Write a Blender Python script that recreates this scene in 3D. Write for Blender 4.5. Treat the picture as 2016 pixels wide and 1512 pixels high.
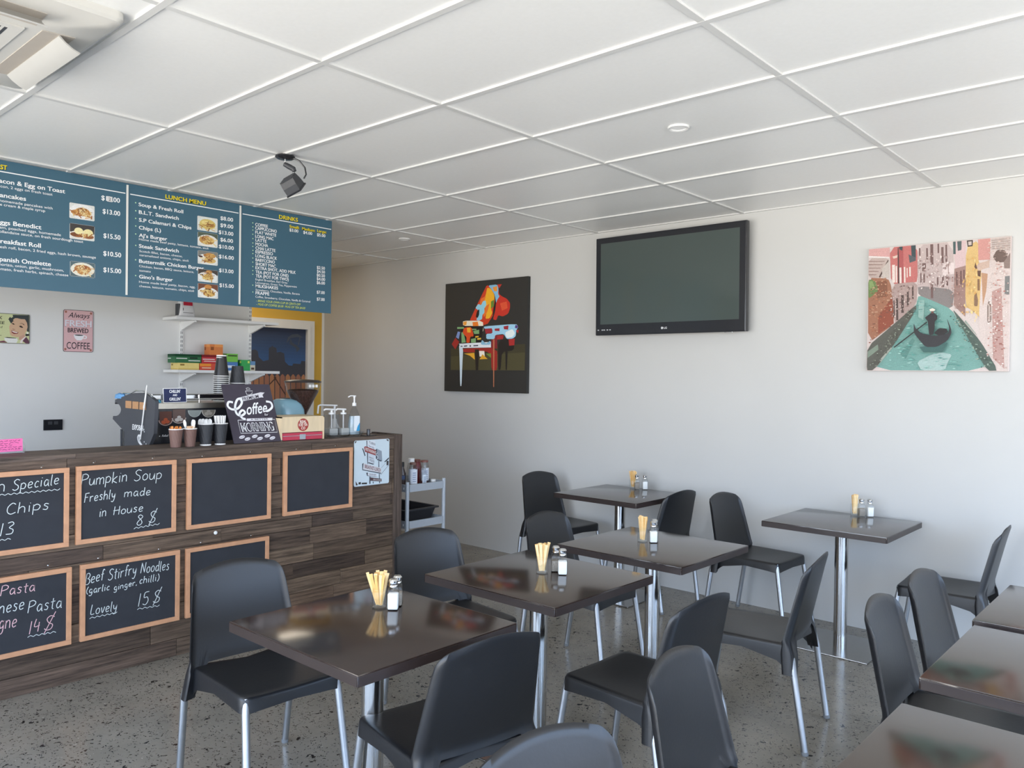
import bpy, bmesh, math, random
from mathutils import Matrix, Vector
random.seed(7)
PI = math.pi
sc = bpy.context.scene
for o in list(bpy.data.objects):
    bpy.data.objects.remove(o)
COL = sc.collection
RX0, RX1, RY0, RY1, RH = -7.44, 2.3, -1.7, 5.18, 2.704     # the room: x, y, ceiling height

def S(r, g, b, a=1.0):                                       # sRGB 0-255 to linear
    f = lambda c: (c / 255 / 12.92) if c / 255 <= .04045 else ((c / 255 + .055) / 1.055) ** 2.4
    return (f(r), f(g), f(b), a)

# ------------------------------------------------------------------ camera
cam = bpy.data.cameras.new('camera')
cam.sensor_width = 36.0
cam.lens = 36.0 * 1568.1 / 2016.0
cam.clip_start = .02
camo = bpy.data.objects.new('camera', cam)
COL.objects.link(camo)
yaw, pitch, roll = .72989, .009405, .013741
F_ = Vector((-math.sin(yaw) * math.cos(pitch), math.cos(yaw) * math.cos(pitch), -math.sin(pitch)))
R_ = Vector((math.cos(yaw), math.sin(yaw), 0)); U_ = R_.cross(F_)
R2 = R_ * math.cos(roll) + U_ * math.sin(roll); U2 = -R_ * math.sin(roll) + U_ * math.cos(roll)
camo.matrix_world = Matrix(((R2.x, U2.x, -F_.x, 0), (R2.y, U2.y, -F_.y, 0), (R2.z, U2.z, -F_.z, 1.548), (0, 0, 0, 1)))
sc.camera = camo

# ------------------------------------------------------------------ sky outside, exposure
w = bpy.data.worlds.new('sky'); sc.world = w; w.use_nodes = True
nt = w.node_tree; nt.nodes.clear()
tc = nt.nodes.new('ShaderNodeTexCoord'); sp = nt.nodes.new('ShaderNodeSeparateXYZ')
ramp = nt.nodes.new('ShaderNodeValToRGB'); mr = nt.nodes.new('ShaderNodeMapRange')
mr.inputs[1].default_value = -1; mr.inputs[2].default_value = 1
bg = nt.nodes.new('ShaderNodeBackground'); wo = nt.nodes.new('ShaderNodeOutputWorld')
ramp2 = nt.nodes.new('ShaderNodeValToRGB'); mx = nt.nodes.new('ShaderNodeMix'); mx.data_type = 'RGBA'; mrx = nt.nodes.new('ShaderNodeMapRange')
mrx.interpolation_type = 'SMOOTHSTEP'; mrx.inputs[1].default_value = .25; mrx.inputs[2].default_value = .8
nt.links.new(tc.outputs['Generated'], sp.inputs[0]); nt.links.new(sp.outputs['Z'], mr.inputs[0]); nt.links.new(sp.outputs['X'], mrx.inputs[0])
nt.links.new(mr.outputs[0], ramp.inputs[0]); nt.links.new(mr.outputs[0], ramp2.inputs[0]); nt.links.new(mrx.outputs[0], mx.inputs[0])
nt.links.new(ramp.outputs[0], mx.inputs[6]); nt.links.new(ramp2.outputs[0], mx.inputs[7]); nt.links.new(mx.outputs[2], bg.inputs[0]); nt.links.new(bg.outputs[0], wo.inputs[0])
c2 = ramp2.color_ramp                                        # the side street in shade under a blue sky
c2.elements[0].position = .0; c2.elements[0].color = (.36, .35, .34, 1); c2.elements[1].position = 1.; c2.elements[1].color = (.21, .38, .78, 1)
e = c2.elements.new(.49); e.color = (.32, .31, .30, 1)
e = c2.elements.new(.52); e.color = (.42, .50, .65, 1)
e = c2.elements.new(.70); e.color = (.34, .52, .82, 1)
cr = ramp.color_ramp
cr.elements[0].position = .0; cr.elements[0].color = (.92, .875, .82, 1)      # sunlit paving
cr.elements[1].position = 1.; cr.elements[1].color = (.21, .38, .78, 1)       # zenith
e = cr.elements.new(.49); e.color = (.90, .855, .80, 1)
e = cr.elements.new(.51); e.color = (.62, .68, .77, 1)
e = cr.elements.new(.70); e.color = (.39, .54, .80, 1)
bg.inputs[1].default_value = 5.0
sc.view_settings.view_transform = 'Standard'
sc.view_settings.look = 'None'
sc.view_settings.gamma = 1.0
sc.view_settings.use_curve_mapping = False
sc.view_settings.exposure = 1.02

def portal(name, loc, rot, sx, sy):                          # guides sampling of the sky through a window opening
    l = bpy.data.lights.new(name, 'AREA'); l.shape = 'RECTANGLE'; l.size = sx; l.size_y = sy
    l.cycles.is_portal = True
    o = bpy.data.objects.new(name, l); o.location = loc; o.rotation_euler = rot; COL.objects.link(o)
WS = (-4.7, 2.1); WE = (-1.5, 4.9); WZ = (.08, 2.55)
portal('window_portal', ((WS[0] + WS[1]) / 2, RY0 - .16, (WZ[0] + WZ[1]) / 2), (PI / 2, 0, 0), WS[1] - WS[0], WZ[1] - WZ[0])
portal('window_portal', (RX1 + .16, (WE[0] + WE[1]) / 2, (WZ[0] + WZ[1]) / 2), (PI / 2, 0, PI / 2), WE[1] - WE[0], WZ[1] - WZ[0])
# ------------------------------------------------------------------ wording and printed artwork, in the plane of each sign
M1=[('BREAKFAST',1.253,2.647,.16,.0241,'y'),('Bacon & Egg on Toast',1.354,2.572,.354,.0234,'b'),('Bacon, 2 eggs on fresh toast',1.357,2.547,.285,.0152,'s'),('Pancakes',1.36,2.494,.147,.0234,'b'),('2 homemade pancakes with',1.357,2.468,.286,.0152,'s'),('ice cream & maple syrup',1.365,2.447,.24,.0152,'s'),('Eggs Benedict',1.363,2.346,.223,.0235,'b'),('Ham, poached eggs, homemade',1.361,2.322,.327,.0152,'s'),('hollandaise sauce, on fresh sourdough toast',1.366,2.299,.443,.0153,'s'),('Breakfast Roll',1.361,2.242,.223,.0235,'b'),('Fresh roll, bacon, 2 fried eggs, hash brown, sausage',1.361,2.215,.519,.0153,'s'),('Spanish Omelette',1.362,2.143,.275,.0235,'b'),('Chorizo, onion, garlic, mushroom,',1.36,2.119,.345,.0153,'s'),('tomato, fresh herbs, spinach, cheese',1.362,2.094,.367,.0153,'s'),('$12.00',1.908,2.57,.107,.0269,'b'),('$13.00',1.916,2.491,.101,.0269,'b'),('$15.50',1.922,2.346,.098,.027,'b'),('$10.50',1.922,2.24,.103,.027,'b'),('$15.00',1.923,2.142,.103,.027,'b')]
M2=[('LUNCH MENU',2.294,2.646,.269,.0254,'y'),('Soup & Fresh Roll',2.127,2.57,.283,.0215,'b'),('B.L.T. Sandwich',2.129,2.523,.252,.0215,'b'),('S.P Calamari & Chips',2.13,2.475,.335,.0215,'b'),('Chips (L)',2.13,2.428,.137,.0215,'b'),("AJ's Burger",2.13,2.38,.177,.0215,'b'),('Home made beef patty, lettuce, tomato, aioli',2.131,2.36,.452,.0137,'s'),('Steak Sandwich',2.131,2.314,.252,.0215,'b'),('Scotch fillet, bacon, cheese,',2.134,2.287,.274,.0137,'s'),('caramelized onions, chips, aioli',2.135,2.263,.313,.0137,'s'),('Buttermilk Chicken Burger',2.133,2.221,.42,.0216,'b'),('Chicken, bacon, BBQ sauce, lettuce,',2.133,2.194,.353,.0137,'s'),('tomato',2.134,2.167,.072,.0137,'s'),("Gino's Burger",2.134,2.125,.212,.0216,'b'),('Home made beef patty, bacon, egg,',2.134,2.097,.361,.0137,'s'),('cheese, lettuce, tomato, chips, aioli',2.135,2.071,.352,.0137,'s'),('$8.00',2.665,2.569,.091,.024,'b'),('$9.00',2.665,2.522,.093,.024,'b'),('$13.00',2.654,2.474,.105,.0239,'b'),('$6.00',2.666,2.426,.091,.024,'b'),('$10.00',2.656,2.379,.107,.024,'b'),('$16.00',2.657,2.312,.107,.024,'b'),('$13.00',2.659,2.22,.104,.024,'b'),('$15.00',2.663,2.121,.103,.024,'b')]
M3=[('DRINKS',3.107,2.646,.154,.0269,'y'),('COFFEE',2.922,2.567,.097,.0204,'b'),('CAPPUCCINO',2.922,2.542,.168,.0204,'b'),('FLAT WHITE',2.923,2.514,.163,.0205,'b'),('LONG MAC',2.923,2.486,.142,.0205,'b'),('LATTE',2.925,2.46,.085,.0205,'b'),('MOCHA',2.925,2.432,.097,.0205,'b'),('CHAI LATTE',2.926,2.405,.155,.0205,'b'),('ESPRESSO',2.926,2.379,.135,.0205,'b'),('LONG BLACK',2.926,2.351,.168,.0205,'b'),('BABYCCINO',2.927,2.323,.15,.0205,'b'),('SHORT MAC',2.927,2.295,.158,.0205,'b'),('EXTRA SHOT, ADD MILK',2.927,2.268,.321,.0205,'b'),('TEA (POT FOR ONE)',2.928,2.239,.26,.0205,'b'),('TEA (POT FOR TWO)',2.929,2.212,.261,.0205,'b'),('English Breakfast, Earl Grey,',2.928,2.191,.254,.0146,'s'),('Lemongrass, Green Tea, Peppermint',2.928,2.169,.33,.0146,'s'),('MILKSHAKES',2.929,2.142,.176,.0205,'b'),('Strawberry, Chocolate, Vanilla, Banana',2.929,2.119,.354,.0146,'s'),('FRAPPE',2.93,2.094,.106,.0205,'b'),('Coffee, Strawberry, Chocolate, Vanilla & Caramel',2.929,2.071,.444,.0147,'s'),('- BRING YOUR OWN CUP 50 CENTS OFF',2.935,2.043,.354,.0161,'i'),('- MUG OF COFFEE $5.00  MUG OF TEA $4.00',2.935,2.019,.394,.0161,'i'),('Small:',3.192,2.595,.081,.0189,'y'),('Medium:',3.297,2.594,.111,.0192,'y'),('Large:',3.427,2.597,.08,.0195,'y'),('$3.00',3.192,2.569,.073,.0204,'b'),('$4.00',3.307,2.568,.076,.0207,'b'),('$5.00',3.425,2.567,.073,.0211,'b'),('$2.50',3.427,2.325,.07,.0211,'b'),('$4.50',3.428,2.297,.07,.0211,'b'),('$0.50',3.426,2.269,.072,.0211,'b'),('$4.00',3.427,2.242,.073,.0211,'b'),('$6.00',3.427,2.214,.072,.0211,'b'),('$7.00',3.428,2.143,.07,.0211,'b'),('$7.00',3.429,2.092,.069,.0211,'b')]
BUL2=[(2.109,2.583),(2.11,2.534),(2.11,2.487),(2.111,2.44),(2.111,2.391),(2.112,2.321),(2.112,2.232),(2.113,2.135)]
BUL3=[(2.903,2.58),(2.904,2.553),(2.904,2.531),(2.904,2.502),(2.905,2.472),(2.905,2.442),(2.905,2.418),(2.906,2.391),(2.906,2.369),(2.906,2.338),(2.906,2.31),(2.907,2.279),(2.907,2.252),(2.907,2.226),(2.908,2.151),(2.909,2.104)]
PH1=[[(1.732,2.525),(1.87,2.435)],[(1.734,2.406),(1.871,2.316)],[(1.738,2.186),(1.875,2.098)]]
PH2=[[(2.505,2.571),(2.645,2.478)],[(2.508,2.468),(2.647,2.377)],[(2.51,2.347),(2.649,2.259)],[(2.512,2.226),(2.651,2.143)],[(2.513,2.132),(2.653,2.039)]]
CH_b1=[('Lunch',.985,.982,1.192,.981,.058),('Speciale',1.22,.982,1.42,.996,.051),('~',1.165,.966,1.425,.968,0),('&',1.126,.878,1.169,.874,.039),('Chips',1.195,.873,1.378,.876,.051),('13',1.17,.775,1.227,.777,.058),('~',1.167,.755,1.215,.757,0)]
CH_b2=[('Pumpkin',1.521,.976,1.744,.978,.057),('Soup',1.778,.978,1.924,.976,.057),('Freshly',1.537,.891,1.686,.9,.046),('made',1.73,.898,1.865,.894,.043),('in',1.608,.811,1.642,.811,.047),('House',1.677,.813,1.827,.814,.043),('8',1.793,.744,1.826,.746,.054),('$',1.856,.745,1.896,.749,.071),('~',1.78,.73,1.914,.737,0)]
CH_b5=[('Pasta',1.175,.496,1.319,.492,.047),('Bolognese',1.037,.417,1.273,.413,.058),('Pasta',1.289,.393,1.437,.387,.056),('Lasagne',1.067,.347,1.242,.338,.063),('14',1.294,.29,1.342,.301,.06),('$',1.359,.287,1.404,.291,.081),('~',1.289,.279,1.412,.275,0)]
CH_b6=[('Beef',1.544,.479,1.632,.489,.055),('Stirfry',1.653,.481,1.795,.491,.056),('Noodles',1.817,.49,1.968,.479,.053),('(garlic',1.549,.432,1.661,.432,.034),('ginger,',1.682,.425,1.8,.432,.03),('chilli)',1.811,.434,1.914,.433,.037),('Lovely',1.569,.323,1.699,.321,.049),('~',1.566,.307,1.699,.308,0),('15',1.804,.317,1.86,.318,.066),('$',1.882,.314,1.924,.319,.076),('~',1.801,.304,1.918,.299,0)]
LADY=[((60,65,65),[(.195,.195),(.294,.2),(.298,.187),(.299,.083),(.283,.087),(.279,.136),(.264,.169),(.231,.169),(.209,.173),(.198,.148),(.186,.135),(.17,.163),(.18,.18),(.187,.172),(.198,.181)]),((200,165,135),[(.2,.165),(.22,.174),(.246,.169),(.27,.169),(.283,.145),(.287,.116),(.28,.089),(.27,.069),(.247,.044),(.221,.044),(.192,.049),(.181,.061),(.175,.114),(.186,.135),(.197,.148)]),((190,150,130),[(.236,.047),(.27,.069),(.272,.049),(.25,.023),(.232,.028)]),((130,60,60),[(.189,.09),(.206,.085),(.232,.077),(.225,.067),(.203,.065),(.19,.074)]),((238,228,218),[(.192,.086),(.21,.081),(.228,.076),(.221,.072),(.204,.075),(.192,.082)]),((45,35,30),[(.235,.121),(.246,.124),(.261,.112),(.254,.109),(.239,.113)]),((45,35,30),[(.188,.137),(.199,.138),(.21,.13),(.2,.128)]),((45,38,35),[(.235,.136),(.253,.138),(.268,.125),(.264,.135),(.251,.141)]),((45,38,35),[(.193,.156),(.206,.146),(.2,.155)]),((150,110,95),[(.192,.1),(.204,.099),(.213,.093),(.199,.095)]),((45,45,45),[(.274,.07),(.298,.069),(.296,.056),(.274,.053)]),((240,235,230),[(.28,.08),(.289,.081),(.292,.071),(.282,.068)]),((222,212,206),[(.247,.027),(.274,.053),(.28,.049),(.258,.019),(.254,.005),(.24,.006)]),((95,60,75),[(.256,.019),(.278,.049),(.298,.023),(.299,.004),(.276,.004)]),((120,75,85),[(.121,.013),(.145,.018),(.165,.003),(.121,.003)]),((218,218,213),[(.147,.037),(.221,.036),(.228,.024),(.219,.003),(.167,.003),(.149,.021)]),((45,40,30),[(.145,.039),(.165,.042),(.219,.038),(.217,.035),(.174,.035)])]
REST=[((90,95,105),[(.097,.3),(.11,.301),(.114,.143),(.108,.144)]),((218,223,230),[(.105,.3),(.17,.294),(.174,.237),(.106,.259)]),((150,75,75),[(.079,.257),(.09,.262),(.184,.229),(.183,.192),(.09,.224),(.087,.222)]),((65,70,78),[(.063,.249),(.071,.249),(.092,.2),(.085,.196)]),((70,78,88),[(.177,.237),(.187,.239),(.19,.171),(.231,.155),(.221,.151),(.178,.169)]),((145,155,166),[(.187,.239),(.227,.221),(.232,.155),(.19,.171)]),((203,210,218),[(.113,.215),(.168,.196),(.166,.139),(.12,.153)]),((80,85,92),[(.114,.152),(.12,.153),(.166,.139),(.154,.135),(.116,.147)]),((75,82,92),[(.065,.147),(.076,.151),(.072,.109),(.226,.074),(.219,.069),(.067,.105)]),((210,210,212),[(.076,.151),(.223,.109),(.226,.074),(.072,.109)]),((65,70,78),[(.099,.085),(.112,.086),(.112,.066),(.193,.052),(.177,.052),(.106,.064)]),((222,225,230),[(.112,.086),(.199,.067),(.193,.052),(.112,.066)]),((85,65,68),[(.135,.052),(.229,.034),(.23,.016),(.135,.029)]),((90,95,105),[(.2,.158),(.206,.156),(.208,.113),(.201,.115)]),((70,75,82),[(.206,.07),(.212,.069),(.215,.006),(.208,.006)]),((70,75,82),[(.125,.058),(.135,.056),(.135,.008),(.126,.009)]),((70,75,82),[(.154,.022),(.161,.021),(.161,.008),(.155,.009)]),((60,62,66),[(.251,.149),(.291,.175),(.292,.164),(.254,.143)]),((70,70,72),[(.269,.153),(.288,.151),(.286,.123),(.27,.121)]),((100,105,112),[(.219,.063),(.296,.125),(.296,.122),(.221,.061)]),((120,125,132),[(.225,.109),(.261,.14),(.262,.139),(.227,.108)]),((60,58,56),[(.037,.027),(.055,.028),(.056,.013),(.037,.013)]),((60,58,56),[(.062,.022),(.106,.02),(.106,.009),(.062,.012)]),((75,65,60),[(-.006,.308),(.02,.308),(-.001,.283)]),((75,65,60),[(.262,.3),(.283,.3),(.284,.283)]),((75,65,60),[(.013,.037),(.032,.01),(.016,.008)]),((75,65,60),[(.293,.012),(.308,.026),(.31,.005)])]
MURAL=[((54,62,80),[(.126,2.071),(.863,2.086),(.879,.924),(.139,.955)]),((52,74,110),[(.128,1.913),(.866,1.878),(.871,1.521),(.133,1.514)]),((62,98,150),[(.295,1.798),(.617,1.848),(.868,1.719),(.87,1.56),(.132,1.551),(.171,1.738)]),((80,125,180),[(.541,1.739),(.685,1.763),(.834,1.698),(.835,1.619),(.554,1.624)]),((66,72,82),[(.567,1.866),(.588,1.934),(.638,1.966),(.705,1.974),(.773,1.938),(.683,1.939),(.616,1.926)]),((62,68,78),[(.616,1.926),(.639,1.878),(.695,1.851),(.735,1.814),(.696,1.778),(.684,1.822),(.606,1.862)]),((66,72,82),[(.728,1.941),(.739,1.936),(.718,1.852),(.706,1.852)]),((58,60,68),[(.13,1.774),(.201,1.79),(.232,1.773),(.244,1.712),(.296,1.671),(.359,1.687),(.36,1.81),(.389,1.825),(.4,1.84),(.411,1.826),(.448,1.813),(.454,1.765),(.497,1.776),(.541,1.759),(.553,1.672),(.598,1.634),(.642,1.63),(.653,1.655),(.743,1.652),(.754,1.686),(.805,1.683),(.812,1.589),(.87,1.58),(.879,.924),(.139,.955)]),((136,94,76),[(.139,.955),(.133,1.517),(.151,1.541),(.163,1.541),(.184,1.515),(.191,.953)]),((150,106,76),[(.199,.952),(.192,1.517),(.21,1.541),(.223,1.541),(.244,1.515),(.25,.95)]),((143,100,76),[(.259,.95),(.252,1.517),(.271,1.54),(.283,1.54),(.304,1.514),(.311,.948)]),((136,94,76),[(.319,.947),(.313,1.516),(.331,1.54),(.344,1.54),(.365,1.514),(.372,.945)]),((150,106,76),[(.381,.945),(.374,1.516),(.393,1.54),(.406,1.54),(.427,1.513),(.434,.943)]),((143,100,76),[(.443,.942),(.436,1.515),(.455,1.54),(.468,1.54),(.49,1.513),(.497,.94)]),((136,94,76),[(.506,.94),(.498,1.515),(.518,1.539),(.531,1.539),(.553,1.513),(.56,.937)]),((150,106,76),[(.569,.937),(.562,1.515),(.581,1.539),(.595,1.539),(.617,1.512),(.624,.935)]),((143,100,76),[(.633,.934),(.626,1.514),(.646,1.539),(.659,1.539),(.682,1.512),(.689,.932)]),((136,94,76),[(.698,.932),(.691,1.514),(.71,1.539),(.724,1.539),(.747,1.512),(.755,.929)]),((150,106,76),[(.764,.929),(.756,1.514),(.776,1.538),(.79,1.539),(.813,1.511),(.821,.926)]),((143,100,76),[(.83,.926),(.822,1.513),(.843,1.538),(.857,1.538),(.88,1.511),(.888,.924)]),((70,52,45),[(.42,1.512),(.447,1.512),(.452,1.478),(.426,1.473)]),((70,52,45),[(.436,1.488),(.447,1.493),(.569,1.324),(.558,1.315)]),((70,52,45),[(.341,1.411),(.423,1.488),(.431,1.478),(.348,1.402)]),((150,95,95),[(.279,1.317),(.363,1.335),(.407,1.249),(.411,.944),(.284,.949)])]
PIANO=[((74,70,48),[(.081,.323),(.979,.355),(.977,.197),(.083,.197)]),((62,58,42),[(.08,.397),(.977,.424),(.979,.351),(.081,.323)]),((190,60,35),[(.516,.947),(.541,.954),(.605,.896),(.638,.803),(.636,.746),(.598,.673),(.531,.6),(.29,.604)]),((225,165,40),[(.53,.934),(.576,.919),(.617,.862),(.618,.804),(.58,.74),(.597,.706),(.564,.657),(.512,.655),(.528,.726),(.493,.769),(.469,.795),(.514,.868)]),((215,110,45),[(.457,.838),(.514,.86),(.493,.794),(.435,.78)]),((215,110,45),[(.516,.768),(.561,.791),(.54,.725),(.495,.668),(.483,.694)]),((95,125,50),[(.578,.807),(.615,.821),(.613,.763),(.579,.742)]),((140,195,215),[(.388,.757),(.423,.794),(.458,.779),(.481,.816),(.515,.818),(.522,.776),(.499,.752),(.5,.71),(.477,.694),(.472,.653),(.426,.642),(.402,.651),(.425,.697),(.436,.73)]),((35,32,30),[(.412,.731),(.438,.747),(.436,.696),(.419,.667),(.392,.677)]),((35,32,30),[(.617,.862),(.638,.803),(.636,.746),(.598,.673),(.608,.747),(.624,.804)]),((185,50,38),[(.666,.917),(.673,.867),(.707,.845),(.762,.822),(.802,.783),(.803,.738),(.782,.69),(.721,.668),(.665,.682),(.644,.638),(.604,.648),(.631,.721),(.638,.787),(.657,.827)]),((205,80,50),[(.686,.785),(.763,.797),(.775,.739),(.709,.718)]),((125,175,205),[(.541,.951),(.649,.953),(.666,.917),(.661,.868),(.679,.847),(.651,.815),(.641,.787),(.622,.862),(.582,.914)]),((220,140,60),[(.593,.93),(.649,.939),(.65,.893),(.616,.895)]),((175,50,40),[(.649,.953),(.704,.951),(.672,.915)]),((225,215,195),[(.233,.649),(.484,.64),(.492,.543),(.451,.548),(.427,.595),(.236,.601)]),((220,120,40),[(.355,.631),(.42,.633),(.432,.595),(.362,.593)]),((220,150,60),[(.236,.636),(.284,.643),(.278,.609),(.242,.605)]),((30,28,27),[(.206,.598),(.491,.593),(.464,.438),(.208,.443)]),((120,160,110),[(.161,.593),(.248,.591),(.249,.575),(.161,.576)]),((120,160,110),[(.215,.542),(.243,.545),(.275,.45),(.22,.447)]),((120,160,110),[(.338,.572),(.404,.57),(.404,.558),(.339,.56)]),((120,160,110),[(.363,.55),(.439,.561),(.44,.523),(.381,.524)]),((120,160,110),[(.34,.479),(.399,.486),(.4,.445),(.341,.446)]),((215,170,60),[(.417,.485),(.464,.488),(.464,.472),(.417,.47)]),((215,170,60),[(.393,.503),(.434,.506),(.434,.493),(.393,.49)]),((205,75,35),[(.248,.584),(.344,.589),(.375,.503),(.328,.5),(.323,.446),(.281,.447),(.284,.497),(.231,.537)]),((225,165,50),[(.285,.583),(.332,.581),(.333,.538),(.291,.54)]),((150,45,40),[(.092,.436),(.14,.496),(.19,.456),(.142,.387)]),((120,140,190),[(.146,.5),(.17,.552),(.201,.546),(.183,.482)]),((150,45,40),[(.233,.395),(.66,.397),(.664,.196),(.596,.196),(.587,.364),(.252,.356)]),((130,40,45),[(.59,.523),(.657,.521),(.66,.388),(.592,.389)]),((200,215,225),[(.188,.436),(.242,.401),(.233,.222),(.227,.05),(.209,.05),(.197,.308)]),((216,221,231),[(.184,.439),(.585,.448),(.586,.399),(.233,.399)]),((130,175,200),[(.459,.425),(.476,.471),(.523,.432),(.579,.461),(.582,.423)]),((60,60,80),[(.209,.419),(.233,.419),(.233,.41),(.209,.411)]),((60,60,80),[(.251,.42),(.293,.423),(.293,.413),(.251,.41)]),((60,60,80),[(.323,.422),(.341,.422),(.341,.41),(.323,.41)]),((60,60,80),[(.371,.422),(.43,.424),(.43,.414),(.371,.413)]),((215,160,50),[(.252,.347),(.384,.354),(.391,.29),(.325,.329)]),((228,222,210),[(.442,.37),(.506,.369),(.513,.319),(.449,.319)]),((215,160,50),[(.45,.294),(.484,.34),(.548,.297)]),((110,130,60),[(.524,.344),(.587,.347),(.588,.305)]),((40,35,32),[(.389,.384),(.442,.383),(.434,.196),(.404,.196)]),((38,34,33),[(.67,.463),(.858,.475),(.854,.369),(.717,.358),(.704,.201),(.673,.2)]),((38,34,33),[(.756,.362),(.783,.362),(.776,.201),(.763,.201)]),((175,110,80),[(.61,.472),(.627,.472),(.63,.049),(.62,.049)]),((150,195,220),[(.496,.589),(.876,.598),(.901,.572),(.878,.54),(.873,.491),(.836,.471),(.77,.469),(.736,.515),(.635,.509),(.627,.472),(.528,.474),(.527,.521),(.601,.523),(.6,.564),(.503,.567)]),((150,45,55),[(.508,.567),(.594,.569),(.599,.527),(.521,.521)]),((150,45,55),[(.628,.564),(.685,.566),(.685,.541),(.629,.545)]),((150,45,55),[(.732,.581),(.789,.587),(.785,.551),(.737,.556)]),((215,225,230),[(.747,.527),(.834,.557),(.867,.516),(.836,.484),(.77,.477)]),((85,60,120),[(.871,.593),(.898,.576),(.888,.556),(.861,.565)]),((160,45,45),[(.658,.505),(.736,.507),(.726,.47),(.659,.467)]),((160,45,45),[(.792,.468),(.863,.471),(.859,.414),(.799,.411)]),((160,45,45),[(.872,.54),(.905,.547),(.9,.515)])]
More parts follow.
